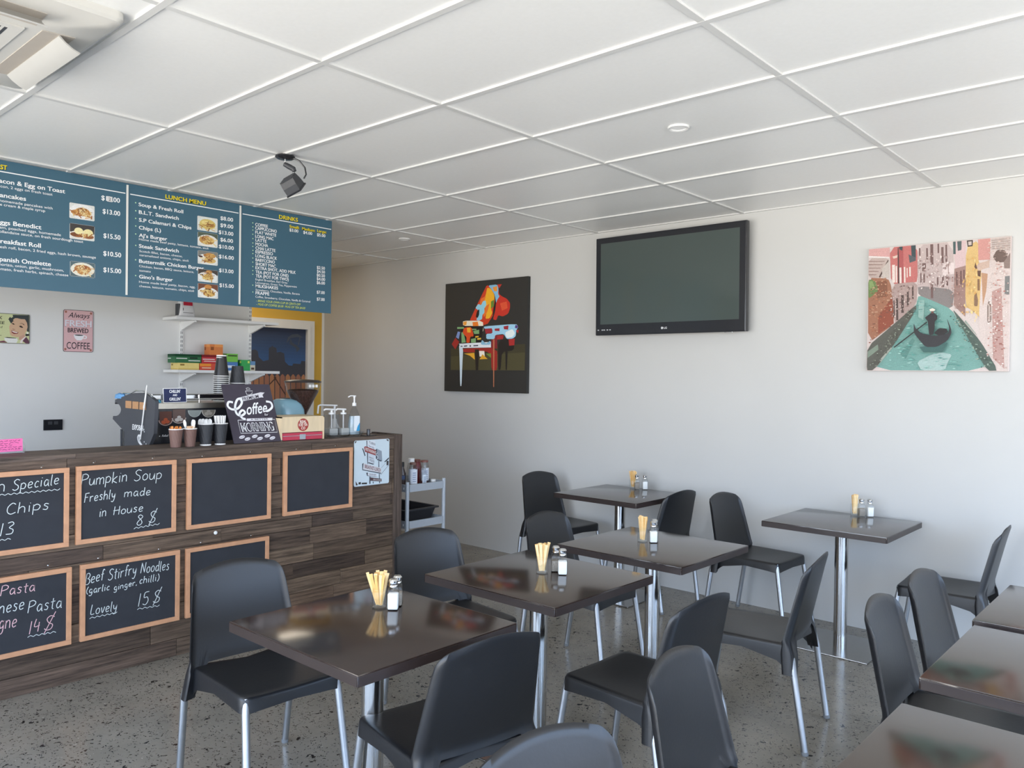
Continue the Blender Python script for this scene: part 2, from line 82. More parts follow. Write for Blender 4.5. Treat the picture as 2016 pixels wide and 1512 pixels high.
VENICE=[((115,175,165),[(.056,.002),(.201,.197),(.368,.526),(.381,.6),(.486,.553),(.618,.475),(.692,.336),(.751,.216),(.867,0)]),((205,182,178),[(.366,1),(.618,1),(.638,.514),(.5,.553),(.377,.6)]),((140,130,128),[(.375,.674),(.635,.627),(.621,.475),(.486,.549),(.381,.6)]),((125,92,88),[(.536,.963),(.553,.962),(.556,.838),(.54,.839)]),((125,92,88),[(.565,.978),(.577,.978),(.581,.844),(.568,.845)]),((125,92,88),[(.404,.849),(.43,.848),(.431,.787),(.405,.787)]),((125,92,88),[(.459,.992),(.48,.991),(.484,.832),(.463,.832)]),((125,92,88),[(.378,.971),(.389,.97),(.391,.896),(.38,.896)]),((125,92,88),[(.43,.966),(.442,.965),(.445,.875),(.433,.876)]),((125,92,88),[(.51,.991),(.521,.991),(.523,.918),(.512,.918)]),((125,92,88),[(.51,.731),(.521,.731),(.523,.658),(.512,.658)]),((125,92,88),[(.546,.733),(.559,.733),(.561,.652),(.548,.652)]),((125,92,88),[(.575,.727),(.588,.727),(.59,.662),(.577,.662)]),((125,92,88),[(.391,.772),(.4,.772),(.402,.698),(.393,.698)]),((125,92,88),[(.414,.762),(.425,.762),(.426,.696),(.415,.696)]),((125,92,88),[(.468,.677),(.484,.677),(.487,.57),(.47,.571)]),((235,215,212),[(.547,.834),(.628,.836),(.628,.748),(.55,.741)]),((170,140,135),[(.585,.833),(.591,.833),(.593,.746),(.588,.745)]),((225,190,190),[(.618,1),(.706,1),(.704,.806),(.638,.787)]),((75,100,100),[(.618,1),(.636,1),(.638,.899),(.621,.901)]),((85,100,100),[(.646,1),(.676,1),(.676,.928),(.652,.922)]),((170,130,120),[(.631,.788),(.708,.806),(.711,.415),(.631,.506)]),((120,85,80),[(.642,.763),(.653,.762),(.655,.658),(.645,.658)]),((120,85,80),[(.67,.769),(.681,.768),(.683,.664),(.673,.665)]),((120,85,80),[(.691,.775),(.7,.775),(.702,.687),(.693,.687)]),((235,190,110),[(.707,.949),(.786,.99),(.79,.847),(.813,.751),(.822,.388),(.766,.453),(.709,.495)]),((225,150,140),[(.786,.997),(.867,.999),(.868,.837),(.79,.839)]),((70,55,50),[(.711,.997),(.752,.998),(.751,.949),(.718,.947)]),((210,190,180),[(.72,.986),(.744,.987),(.744,.958),(.723,.957)]),((225,205,198),[(.813,.751),(.873,.77),(.871,.997),(1,.998),(1,.004),(.893,.003),(.813,.231),(.801,.412)]),((215,180,160),[(.77,.809),(.865,.833),(.863,.779),(.792,.76)]),((205,150,110),[(.813,.743),(.854,.732),(.847,.607),(.826,.49)]),((110,75,60),[(.762,.778),(.773,.825),(.785,.776)]),((110,75,60),[(.785,.761),(.809,.759),(.807,.712),(.789,.721)]),((150,105,70),[(.787,.697),(.802,.697),(.804,.61),(.789,.61)]),((202,155,146),[(.884,.597),(.944,.625),(.973,.019),(.898,.097)]),((205,186,178),[(.871,.993),(1,.996),(.996,.892),(.883,.91)]),((120,95,85),[(.884,.855),(.91,.904),(.95,.906),(.984,.87),(.966,.81),(.912,.81)]),((150,125,115),[(.956,.811),(1,.877),(.996,.761),(.96,.764)]),((130,130,128),[(.965,.705),(.998,.707),(.995,.568),(.965,.57)]),((140,115,105),[(.857,.363),(.855,.497),(.865,.532),(.88,.496),(.884,.371)]),((200,180,170),[(.863,.371),(.862,.489),(.874,.488),(.877,.375)]),((150,110,80),[(.768,.58),(.782,.599),(.794,.539),(.792,.492),(.768,.493)]),((165,140,130),[(.874,.98),(.997,.985),(.997,.982),(.874,.976)]),((165,140,130),[(.875,.964),(.998,.968),(.998,.965),(.875,.96)]),((165,140,130),[(.875,.948),(.998,.951),(.998,.948),(.875,.944)]),((165,140,130),[(.876,.933),(.998,.934),(.999,.931),(.876,.929)]),((165,140,130),[(.876,.917),(.999,.917),(.999,.914),(.876,.913)]),((178,110,100),[(.951,.203),(.964,.204),(.964,.195),(.952,.195)]),((178,110,100),[(.905,.155),(.922,.156),(.922,.148),(.905,.147)]),((178,110,100),[(.961,.101),(.969,.102),(.969,.095),(.962,.094)]),((178,110,100),[(.908,.319),(.919,.319),(.92,.308),(.908,.308)]),((178,110,100),[(.901,.556),(.913,.556),(.914,.549),(.902,.549)]),((178,110,100),[(.936,.212),(.954,.213),(.954,.199),(.937,.198)]),((178,110,100),[(.949,.169),(.962,.169),(.962,.161),(.949,.161)]),((178,110,100),[(.908,.53),(.923,.53),(.924,.524),(.908,.524)]),((178,110,100),[(.913,.094),(.921,.094),(.922,.082),(.913,.082)]),((178,110,100),[(.92,.41),(.929,.41),(.929,.397),(.921,.397)]),((178,110,100),[(.928,.38),(.943,.38),(.943,.373),(.929,.372)]),((178,110,100),[(.922,.31),(.941,.31),(.942,.301),(.923,.3)]),((178,110,100),[(.925,.257),(.941,.258),(.941,.251),(.925,.25)]),((178,110,100),[(.911,.243),(.927,.243),(.927,.23),(.912,.23)]),((230,165,160),[(0,1),(.163,.998),(.166,.914),(.002,.931)]),((238,225,220),[(.002,.943),(.162,.921),(.158,.91),(.002,.929)]),((215,110,105),[(.163,.998),(.366,1),(.374,.707),(.329,.698),(.179,.698)]),((195,85,85),[(.231,.99),(.264,.991),(.272,.697),(.241,.697)]),((60,80,85),[(.321,.996),(.355,.996),(.358,.898),(.327,.905)]),((60,80,85),[(.233,.994),(.26,.994),(.257,.961),(.235,.975)]),((90,95,100),[(.304,.927),(.358,.898),(.358,.873),(.313,.86)]),((238,218,208),[(.183,.854),(.205,.853),(.209,.71),(.187,.71)]),((238,218,208),[(.21,.843),(.221,.843),(.224,.709),(.214,.709)]),((238,218,208),[(.238,.828),(.253,.828),(.257,.703),(.241,.703)]),((238,218,208),[(.271,.83),(.282,.83),(.286,.705),(.274,.705)]),((238,218,208),[(.292,.82),(.299,.82),(.301,.745),(.294,.745)]),((238,218,208),[(.31,.827),(.322,.827),(.324,.752),(.313,.752)]),((90,60,60),[(.222,.989),(.231,.988),(.243,.64),(.255,.489),(.243,.49),(.23,.683)]),((235,200,180),[(.185,.921),(.224,.93),(.22,.909),(.193,.903)]),((200,175,165),[(.002,.923),(.158,.91),(.152,.839),(.083,.759),(.003,.764)]),((95,70,65),[(.083,.763),(.151,.898),(.157,.893),(.095,.758)]),((150,115,105),[(.003,.901),(.127,.89),(.126,.885),(.003,.895)]),((150,115,105),[(.003,.874),(.112,.864),(.111,.859),(.004,.867)]),((150,115,105),[(.004,.846),(.097,.838),(.096,.833),(.004,.84)]),((150,115,105),[(.005,.819),(.082,.812),(.081,.807),(.005,.812)]),((150,115,105),[(.006,.792),(.067,.786),(.065,.781),(.006,.785)]),((178,112,80),[(.003,.764),(.155,.746),(.18,.686),(.211,.382),(.01,.225)]),((205,190,180),[(.105,.826),(.159,.889),(.163,.746),(.115,.757)]),((150,90,62),[(.068,.726),(.147,.734),(.155,.603),(.072,.59)]),((165,75,50),[(.084,.436),(.19,.601),(.204,.382),(.088,.3)]),((130,78,58),[(.04,.538),(.06,.538),(.061,.528),(.04,.528)]),((205,150,115),[(.103,.643),(.126,.643),(.126,.631),(.103,.632)]),((130,78,58),[(.042,.47),(.054,.47),(.054,.46),(.042,.46)]),((205,150,115),[(.165,.532),(.185,.532),(.185,.522),(.166,.522)]),((130,78,58),[(.167,.36),(.187,.36),(.187,.354),(.167,.353)]),((205,150,115),[(.149,.577),(.17,.577),(.17,.565),(.149,.565)]),((130,78,58),[(.13,.349),(.14,.349),(.14,.338),(.131,.337)]),((205,150,115),[(.057,.484),(.08,.484),(.08,.475),(.057,.475)]),((130,78,58),[(.042,.387),(.064,.387),(.064,.379),(.042,.379)]),((205,150,115),[(.06,.535),(.078,.535),(.078,.529),(.06,.529)]),((130,78,58),[(.158,.56),(.179,.56),(.179,.553),(.158,.554)]),((205,150,115),[(.14,.634),(.163,.633),(.163,.625),(.14,.625)]),((130,78,58),[(.093,.448),(.111,.448),(.112,.438),(.093,.438)]),((205,150,115),[(.027,.365),(.047,.366),(.047,.361),(.027,.36)]),((130,78,58),[(.05,.686),(.069,.686),(.07,.679),(.05,.68)]),((205,150,115),[(.15,.64),(.161,.64),(.161,.634),(.15,.634)]),((130,78,58),[(.143,.473),(.163,.473),(.163,.468),(.144,.468)]),((205,150,115),[(.051,.659),(.066,.658),(.066,.652),(.051,.652)]),((130,78,58),[(.122,.647),(.133,.647),(.133,.639),(.122,.64)]),((205,150,115),[(.154,.646),(.175,.646),(.175,.638),(.155,.638)]),((130,78,58),[(.093,.646),(.116,.646),(.116,.637),(.093,.637)]),((205,150,115),[(.032,.484),(.048,.484),(.048,.473),(.033,.473)]),((130,78,58),[(.097,.476),(.11,.476),(.111,.465),(.097,.465)]),((205,150,115),[(.021,.693),(.037,.692),(.037,.686),(.021,.687)]),((130,78,58),[(.164,.494),(.175,.494),(.176,.482),(.164,.482)]),((205,150,115),[(.151,.629),(.172,.629),(.172,.622),(.151,.622)]),((110,140,75),[(.002,.747),(.052,.744),(.086,.657),(.032,.609),(.006,.593)]),((140,170,95),[(.008,.738),(.036,.732),(.054,.684),(.014,.661)]),((185,155,148),[(.179,.698),(.374,.707),(.368,.526),(.242,.406),(.211,.382)]),((90,70,65),[(.218,.583),(.233,.583),(.238,.407),(.222,.407)]),((90,70,65),[(.255,.606),(.275,.606),(.278,.464),(.259,.464)]),((90,70,65),[(.297,.629),(.311,.629),(.314,.512),(.3,.512)]),((90,70,65),[(.333,.677),(.345,.676),(.348,.569),(.336,.569)]),((90,70,65),[(.199,.567),(.208,.567),(.212,.432),(.202,.432)]),((95,95,85),[(.007,.199),(.211,.382),(.368,.526),(.369,.485),(.201,.197),(.056,.002),(0,0)]),((130,150,130),[(.008,.156),(.086,.215),(.092,.173),(.009,.105)]),((170,180,165),[(.102,.088),(.186,.189),(.197,.185),(.114,.075)]),((85,105,95),[(.621,.483),(.691,.392),(.813,.231),(.934,.007),(.867,0),(.751,.216),(.685,.344)]),((150,170,155),[(.712,.391),(.784,.286),(.791,.271),(.709,.376)]),((170,205,200),[(.38,.072),(.482,.129),(.555,.145),(.627,.129),(.6,.072),(.58,.007),(.412,.004)]),((95,155,145),[(.257,.138),(.345,.262),(.36,.245),(.296,.096)]),((150,195,185),[(.382,.558),(.427,.556),(.423,.4),(.385,.426)]),((60,110,105),[(.407,.187),(.603,.217),(.569,.145),(.438,.146)]),((55,55,60),[(.363,.377),(.377,.336),(.419,.294),(.508,.272),(.608,.29),(.614,.33),(.594,.411),(.625,.33),(.63,.29),(.603,.234),(.532,.186),(.451,.187),(.397,.253),(.365,.303)]),((45,42,45),[(.507,.292),(.542,.332),(.593,.327),(.608,.298),(.551,.271)]),((50,48,52),[(.467,.436),(.485,.452),(.507,.451),(.529,.43),(.53,.401),(.512,.385),(.513,.341),(.504,.28),(.475,.28),(.468,.342),(.464,.387),(.441,.416)]),((120,70,60),[(.486,.465),(.504,.465),(.503,.448),(.487,.449)]),((238,228,208),[(.473,.479),(.495,.488),(.517,.475),(.503,.463),(.477,.466)]),((50,50,50),[(.217,.189),(.226,.184),(.461,.379),(.455,.385)])]
COFSIGN=[((226,224,228),[(.3,.768),(.768,.857),(.856,.852),(.797,.81),(.809,.763),(.767,.768),(.312,.697),(.298,.731)]),((226,224,228),[(.36,.408),(.899,.406),(.874,.36),(.353,.363)]),((226,224,228),[(.239,.112),(.236,.101),(.224,.091),(.205,.082),(.183,.076),(.16,.074),(.14,.076),(.127,.082),(.122,.091),(.125,.101),(.137,.111),(.156,.12),(.178,.126),(.201,.128),(.221,.126),(.234,.121)]),((70,64,76),[(.134,.092),(.227,.112),(.225,.105),(.136,.086)]),((226,224,228),[(.341,.074),(.337,.064),(.325,.053),(.306,.045),(.283,.039),(.261,.037),(.241,.039),(.227,.044),(.222,.053),(.226,.064),(.238,.074),(.257,.083),(.279,.089),(.302,.091),(.322,.089),(.336,.083)]),((70,64,76),[(.235,.055),(.329,.074),(.327,.067),(.236,.049)]),((226,224,228),[(.499,.112),(.495,.102),(.482,.091),(.463,.082),(.44,.076),(.416,.074),(.397,.076),(.383,.082),(.378,.091),(.381,.101),(.394,.112),(.413,.121),(.436,.127),(.459,.129),(.48,.127),(.493,.121)]),((70,64,76),[(.39,.092),(.486,.112),(.484,.105),(.392,.087)]),((226,224,228),[(.597,.072),(.593,.061),(.581,.051),(.561,.042),(.538,.036),(.514,.034),(.494,.036),(.481,.042),(.475,.051),(.479,.061),(.492,.072),(.511,.081),(.534,.087),(.558,.089),(.578,.087),(.592,.081)]),((70,64,76),[(.488,.052),(.585,.072),(.583,.065),(.49,.046)]),((226,224,228),[(.764,.11),(.759,.099),(.746,.089),(.726,.08),(.702,.074),(.679,.071),(.658,.073),(.644,.079),(.639,.088),(.643,.099),(.656,.11),(.676,.119),(.7,.125),(.724,.127),(.744,.125),(.758,.119)]),((70,64,76),[(.652,.09),(.751,.11),(.748,.103),(.654,.084)]),((226,224,228),[(.858,.069),(.854,.059),(.841,.048),(.821,.039),(.797,.033),(.773,.031),(.752,.033),(.738,.039),(.733,.048),(.737,.058),(.75,.069),(.77,.078),(.794,.084),(.818,.086),(.839,.084),(.853,.078)]),((70,64,76),[(.746,.049),(.846,.069),(.843,.062),(.748,.044)])]
COFST=[(.028,[(.153,.687),(.072,.696),(.034,.63),(.099,.57),(.224,.582),(.326,.67),(.331,.745),(.251,.731),(.177,.613),(.178,.495),(.259,.457),(.35,.506),(.308,.551),(.234,.494),(.267,.42),(.334,.397)]),(.028,[(.84,.693),(.934,.676),(.946,.599),(.864,.54),(.756,.512)]),(.012,[(.172,.384),(.939,.376),(.928,.153),(.171,.164),(.172,.384)]),(.01,[(.461,.882),(.607,.882),(.582,.835),(.526,.812),(.47,.82),(.461,.882)]),(.01,[(.495,.898),(.486,.929),(.538,.942),(.507,.906),(.569,.913),(.547,.937)])]
HOOKS=[(1.347,1.079),(1.584,1.084),(1.88,1.087),(2.156,1.079),(2.45,1.084),(2.758,1.083),(3.046,1.087),(1.379,.601),(1.61,.599),(1.917,.598),(2.152,.599),(2.459,.595),(2.235,.644)]
# ------------------------------------------------------------------ materials
MATS = {}
def mat(name, col, rough=.5, metal=0., spec=.5, noise=0., nscale=20., bump=0., stretch=None, coat=0., tint=False):
    if name in MATS: return MATS[name]
    m = bpy.data.materials.new(name); m.use_nodes = True
    t = m.node_tree; b = t.nodes['Principled BSDF']
    b.inputs['Base Color'].default_value = col
    b.inputs['Roughness'].default_value = rough; b.inputs['Metallic'].default_value = metal
    b.inputs['Specular IOR Level'].default_value = spec; b.inputs['Coat Weight'].default_value = coat
    tcn = t.nodes.new('ShaderNodeTexCoord'); mp = t.nodes.new('ShaderNodeMapping'); n = t.nodes.new('ShaderNodeTexNoise')
    n.inputs['Scale'].default_value = nscale; n.inputs['Detail'].default_value = 6
    if stretch: mp.inputs['Scale'].default_value = stretch
    t.links.new(tcn.outputs['Object'], mp.inputs[0]); t.links.new(mp.outputs[0], n.inputs['Vector'])
    src = None
    if tint:
        at = t.nodes.new('ShaderNodeAttribute'); at.attribute_name = 'Col'; src = at.outputs['Color']
    if noise > 0:
        r = t.nodes.new('ShaderNodeMapRange'); r.inputs[1].default_value = .25; r.inputs[2].default_value = .75
        r.inputs[3].default_value = 1 - noise; r.inputs[4].default_value = 1 + noise
        t.links.new(n.outputs[0], r.inputs[0])
        mx = t.nodes.new('ShaderNodeMix'); mx.data_type = 'RGBA'; mx.blend_type = 'MULTIPLY'; mx.inputs[0].default_value = 1
        mx.inputs[6].default_value = col
        if src: t.links.new(src, mx.inputs[6])
        t.links.new(r.outputs[0], mx.inputs[7]); src = mx.outputs[2]
    if src: t.links.new(src, b.inputs['Base Color'])
    if bump > 0:
        bp = t.nodes.new('ShaderNodeBump'); bp.inputs['Strength'].default_value = bump; bp.inputs['Distance'].default_value = .002
        t.links.new(n.outputs[0], bp.inputs['Height']); t.links.new(bp.outputs[0], b.inputs['Normal'])
    MATS[name] = m
    return m

def glassmat(name, tintc=(1, 1, 1, 1), ior=1.45, rough=0.):
    if name in MATS: return MATS[name]
    m = bpy.data.materials.new(name); m.use_nodes = True; t = m.node_tree; t.nodes.clear()
    o = t.nodes.new('ShaderNodeOutputMaterial'); mx = t.nodes.new('ShaderNodeMixShader'); lw = t.nodes.new('ShaderNodeLayerWeight'); lw.inputs[0].default_value = .5
    pw = t.nodes.new('ShaderNodeMath'); pw.operation = 'POWER'; pw.inputs[1].default_value = 4.0; fr = t.nodes.new('ShaderNodeMapRange')
    fr.inputs[3].default_value = ((ior - 1) / (ior + 1)) ** 2; t.links.new(lw.outputs['Facing'], pw.inputs[0]); t.links.new(pw.outputs[0], fr.inputs[0])
    tr = t.nodes.new('ShaderNodeBsdfTransparent'); gl = t.nodes.new('ShaderNodeBsdfGlossy')
    tr.inputs[0].default_value = tintc; gl.inputs['Roughness'].default_value = rough
    t.links.new(fr.outputs[0], mx.inputs[0]); t.links.new(tr.outputs[0], mx.inputs[1]); t.links.new(gl.outputs[0], mx.inputs[2])
    t.links.new(mx.outputs[0], o.inputs[0]); MATS[name] = m
    return m

M_WALL = mat('painted_wall', S(201, 201, 199), .65, spec=.3, noise=.012, nscale=3, bump=.05)
M_KWALL = mat('kitchen_wall_brightened', S(229, 228, 225), .65, spec=.3, noise=.012, nscale=3, bump=.05)  # wall paint lightened to make up for the weak light on this wall
M_YEL = mat('yellow_paint', S(222, 178, 72), .6, noise=.03, nscale=4)
M_TILE = mat('ceiling_tile', S(242, 242, 240), .4, spec=.5, noise=.015, nscale=60, bump=.04)
M_BAR = mat('ceiling_bar', S(216, 216, 214), .4, noise=.01, nscale=30)
M_TRIM = mat('white_trim', S(238, 236, 230), .4, noise=.01, nscale=12)
M_PLAST = mat('black_moulded_plastic', S(27, 28, 31), .37, spec=.55, noise=.06, nscale=90, bump=.12)
M_LEG = mat('satin_aluminium', S(186, 190, 195), .4, metal=1., noise=.04, nscale=60)
M_CAP = mat('grey_rubber', S(120, 122, 124), .6, noise=.05, nscale=60)
M_TOP = mat('dark_brown_laminate', S(48, 37, 33), .12, spec=.8, noise=.1, nscale=30, stretch=(1, 1, 1))
M_EDGE = mat('dark_brown_edge', S(52, 43, 41), .33, spec=.5, noise=.12, nscale=14)
M_STEEL = mat('polished_steel', S(205, 203, 200), .14, metal=1., noise=.05, nscale=20, stretch=(8, 8, .3))
M_PLATE = mat('brushed_steel_plate', S(170, 168, 165), .22, metal=1., noise=.05, nscale=80)
M_PAINT = mat('printed_colour', (1, 1, 1, 1), .55, spec=.25, noise=.05, nscale=160, tint=True)
M_PHOTO = mat('printed_photo', (1, 1, 1, 1), .4, spec=.3, noise=.16, nscale=260, tint=True)
M_OIL = mat('canvas_paint', (1, 1, 1, 1), .5, spec=.3, noise=.12, nscale=170, bump=.2, tint=True)
M_MENU = mat('teal_sign_board', S(66, 104, 124), .4, spec=.4, noise=.015, nscale=6)
M_CHALK = mat('blackboard_slate', S(54, 56, 61), .75, spec=.25, noise=.1, nscale=9)
M_FRAME = mat('light_pine', S(206, 153, 116), .5, noise=.1, nscale=24, stretch=(1, 1, 1))
M_BLACK = mat('black_gloss_plastic', S(38, 39, 43), .18, spec=.5, noise=.03, nscale=30)
M_DARK = mat('dark_grey_metal', S(62, 64, 68), .45, spec=.4, noise=.05, nscale=40)
M_WHITEP = mat('white_plastic', S(238, 238, 236), .35, noise=.01, nscale=30)
M_PAPERW = mat('white_card', S(242, 241, 238), .6, noise=.02, nscale=80)
M_CHROME = mat('chrome', S(220, 222, 224), .12, metal=1., noise=.02, nscale=30)
M_KRAFT = mat('kraft_paper', S(226, 176, 104), .6, noise=.1, nscale=80)
M_GREYM = mat('grey_powder_coat', S(166, 172, 178), .45, noise=.03, nscale=50)
M_GLASS = glassmat('clear_glass', (.97, .98, .98, 1))
M_WINGL = glassmat('window_glass', (.98, .99, .985, 1), 1.4)
M_CLEARP = glassmat('clear_plastic', (.88, .89, .90, 1), 1.5, .08)

def floor_mat():
    m = bpy.data.materials.new('polished_concrete'); m.use_nodes = True; t = m.node_tree; b = t.nodes['Principled BSDF']
    N = lambda k: t.nodes.new('ShaderNode' + k); L = t.links.new
    tcn = N('TexCoord'); mp = N('Mapping'); L(tcn.outputs['Object'], mp.inputs[0])
    dn = N('TexNoise'); dn.inputs['Scale'].default_value = 34; dn.inputs['Detail'].default_value = 3; L(mp.outputs[0], dn.inputs['Vector'])
    dm = N('Mix'); dm.data_type = 'RGBA'; dm.blend_type = 'LINEAR_LIGHT'; dm.inputs[0].default_value = .03
    L(mp.outputs[0], dm.inputs[6]); L(dn.outputs['Color'], dm.inputs[7])
    def chips(scale, stretch, rot, keep, size):
        q = N('Mapping'); q.inputs['Scale'].default_value = stretch; q.inputs['Rotation'].default_value = (0, 0, rot); L(dm.outputs[2], q.inputs[0])
        v = N('TexVoronoi'); v.inputs['Scale'].default_value = scale; v.inputs['Randomness'].default_value = 1; L(q.outputs[0], v.inputs['Vector'])
        lt = N('Math'); lt.operation = 'LESS_THAN'; lt.inputs[1].default_value = size; L(v.outputs['Distance'], lt.inputs[0])
        sx = N('SeparateColor'); L(v.outputs['Color'], sx.inputs[0])
        l2 = N('Math'); l2.operation = 'LESS_THAN'; l2.inputs[1].default_value = keep; L(sx.outputs[0], l2.inputs[0])
        mu = N('Math'); mu.operation = 'MULTIPLY'; L(lt.outputs[0], mu.inputs[0]); L(l2.outputs[0], mu.inputs[1])
        return mu.outputs[0]
    a1 = chips(44, (1, 2.3, 1), .5, .40, .26); a2 = chips(58, (2.2, 1, 1), -.4, .42, .26); a3 = chips(22, (1.5, 1, 1), 1.2, .22, .25); wh = chips(60, (1, 1.4, 1), .2, .10, .22)
    mx1 = N('Math'); mx1.operation = 'MAXIMUM'; L(a1, mx1.inputs[0]); L(a2, mx1.inputs[1])
    mx2 = N('Math'); mx2.operation = 'MAXIMUM'; L(mx1.outputs[0], mx2.inputs[0]); L(a3, mx2.inputs[1])
    cl = N('TexNoise'); cl.inputs['Scale'].default_value = 2.2; cl.inputs['Detail'].default_value = 8; cl.inputs['Roughness'].default_value = .7; L(mp.outputs[0], cl.inputs['Vector'])
    cr_ = N('ValToRGB'); cr_.color_ramp.elements[0].position = .3; cr_.color_ramp.elements[0].color = S(120, 115, 105)
    cr_.color_ramp.elements[1].position = .72; cr_.color_ramp.elements[1].color = S(148, 141, 129); L(cl.outputs[0], cr_.inputs[0])
    c1 = N('Mix'); c1.data_type = 'RGBA'; L(mx2.outputs[0], c1.inputs[0]); L(cr_.outputs[0], c1.inputs[6]); c1.inputs[7].default_value = S(26, 25, 25)
    c2 = N('Mix'); c2.data_type = 'RGBA'; L(wh, c2.inputs[0]); L(c1.outputs[2], c2.inputs[6]); c2.inputs[7].default_value = S(165, 160, 150)
    L(c2.outputs[2], b.inputs['Base Color']); b.inputs['Roughness'].default_value = .2; b.inputs['Specular IOR Level'].default_value = .5
    return m
M_FLOOR = floor_mat()

def wood_mat(name, sc_):
    m = bpy.data.materials.new(name); m.use_nodes = True; t = m.node_tree; b = t.nodes['Principled BSDF']
    N = lambda k: t.nodes.new('ShaderNode' + k); L = t.links.new
    tcn = N('TexCoord'); at = N('Attribute'); at.attribute_name = 'Col'
    mp = N('Mapping'); mp.inputs['Scale'].default_value = sc_; L(tcn.outputs['Object'], mp.inputs[0])
    ad = N('VectorMath'); ad.operation = 'MULTIPLY_ADD'; L(at.outputs['Color'], ad.inputs[0]); ad.inputs[1].default_value = (90, 70, 50); L(mp.outputs[0], ad.inputs[2])
    n = N('TexNoise'); n.inputs['Scale'].default_value = 2.6; n.inputs['Detail'].default_value = 9; n.inputs['Roughness'].default_value = .68; n.inputs['Distortion'].default_value = .12; L(ad.outputs[0], n.inputs['Vector'])
    r = N('ValToRGB'); r.color_ramp.elements[0].position = .30; r.color_ramp.elements[0].color = (.28, .27, .265, 1)
    r.color_ramp.elements[1].position = .72; r.color_ramp.elements[1].color = (1.85, 1.8, 1.75, 1); L(n.outputs[0], r.inputs[0])
    mx = N('Mix'); mx.data_type = 'RGBA'; mx.blend_type = 'MULTIPLY'; mx.inputs[0].default_value = 1; L(at.outputs['Color'], mx.inputs[6]); L(r.outputs[0], mx.inputs[7])
    L(mx.outputs[2], b.inputs['Base Color']); b.inputs['Roughness'].default_value = .62; b.inputs['Specular IOR Level'].default_value = .3
    bp = N('Bump'); bp.inputs['Strength'].default_value = .5; bp.inputs['Distance'].default_value = .003; L(n.outputs[0], bp.inputs['Height']); L(bp.outputs[0], b.inputs['Normal'])
    return m
M_WOOD = wood_mat('reclaimed_timber', (12, 1.3, 26)); M_WOODV = wood_mat('upright_timber', (12, 26, 1.3))

# ------------------------------------------------------------------ mesh builder
class MB:
    def __init__(s): s.bm = bmesh.new(); s.col = s.bm.loops.layers.float_color.new('Col'); s.mi = 0; s.c = (1, 1, 1, 1)
    def _f(s, vs):
        try: f = s.bm.faces.new(vs)
        except ValueError: return None
        f.material_index = s.mi
        for l in f.loops: l[s.col] = s.c
        return f
    def v(s, *p): return s.bm.verts.new(p)
    def hexa(s, P):                                          # 8 points: bottom 4 then top 4
        V = [s.v(*p) for p in P]
        for q in ((3, 2, 1, 0), (4, 5, 6, 7), (0, 1, 5, 4), (1, 2, 6, 5), (2, 3, 7, 6), (3, 0, 4, 7)): s._f([V[i] for i in q])
    def box(s, x0, y0, z0, x1, y1, z1):
        s.hexa([(x0, y0, z0), (x1, y0, z0), (x1, y1, z0), (x0, y1, z0), (x0, y0, z1), (x1, y0, z1), (x1, y1, z1), (x0, y1, z1)])
    def bbox(s, x0, y0, z0, x1, y1, z1, b):                  # box with bevelled edges
        t = bmesh.new(); bmesh.ops.create_cube(t, size=1)
        for q in t.verts: q.co = Vector(((x0 + x1) / 2 + q.co.x * (x1 - x0), (y0 + y1) / 2 + q.co.y * (y1 - y0), (z0 + z1) / 2 + q.co.z * (z1 - z0)))
        bmesh.ops.bevel(t, geom=list(t.edges), offset=b, segments=2, profile=.7, affect='EDGES')
        s.take(t)
    def take(s, t, M=None):
        mp = {}
        for q in t.verts: mp[q] = s.v(*(M @ q.co if M else q.co))
        for f in t.faces: s._f([mp[q] for q in f.verts])
        t.free()
    def loft(s, rings, cap0=True, cap1=True, close=True):
        R = [[s.v(*p) for p in r] for r in rings]; n = len(R[0])
        for a, b in zip(R, R[1:]):
            for i in range(n if close else n - 1):
                j = (i + 1) % n; s._f([a[i], a[j], b[j], b[i]])
        if cap0: s._f(R[0][::-1])
        if cap1: s._f(R[-1])
    def tube(s, pts, rad, n=10, cap=True):
        pts = [Vector(p) for p in pts]; rings = []; up = None
        for i, p in enumerate(pts):
            d = (pts[min(i + 1, len(pts) - 1)] - pts[max(i - 1, 0)]).normalized()
            if up is None: up = Vector((0, 0, 1)) if abs(d.z) < .9 else Vector((1, 0, 0))
            a = d.cross(up).normalized(); up = a.cross(d).normalized()
            r = rad[i] if isinstance(rad, (list, tuple)) else rad
            rings.append([p + (a * math.cos(2 * PI * k / n) + up * math.sin(2 * PI * k / n)) * r for k in range(n)])
        s.loft(rings, cap, cap)
    def lathe(s, prof, c=(0, 0, 0), n=24, cap=True):         # profile (r, z)
        s.loft([[(c[0] + r * math.cos(2 * PI * k / n), c[1] + r * math.sin(2 * PI * k / n), c[2] + z) for k in range(n)] for r, z in prof], cap, cap)
    def prism(s, poly, z0, z1, fn=None):                     # polygon (a, b) extruded along c; fn maps (a, b, c) to a point
        fn = fn or (lambda a, b, c: (a, b, c))
        s.loft([[fn(a, b, z0) for a, b in poly], [fn(a, b, z1) for a, b in poly]])
    def build(s, name, mats, parent=None, smooth=None, M=None, kind=None):
        bmesh.ops.recalc_face_normals(s.bm, faces=s.bm.faces)
        me = bpy.data.meshes.new(name); s.bm.to_mesh(me); s.bm.free()
        for m in (mats if isinstance(mats, (list, tuple)) else [mats]): me.materials.append(m)
        if smooth is not None:
            for p in me.polygons: p.use_smooth = True
            me.set_sharp_from_angle(angle=math.radians(smooth))
        o = bpy.data.objects.new(name, me); COL.objects.link(o)
        if parent: o.parent = parent
        if M is not None: o.matrix_local = M
        if kind: o['kind'] = kind
        return o

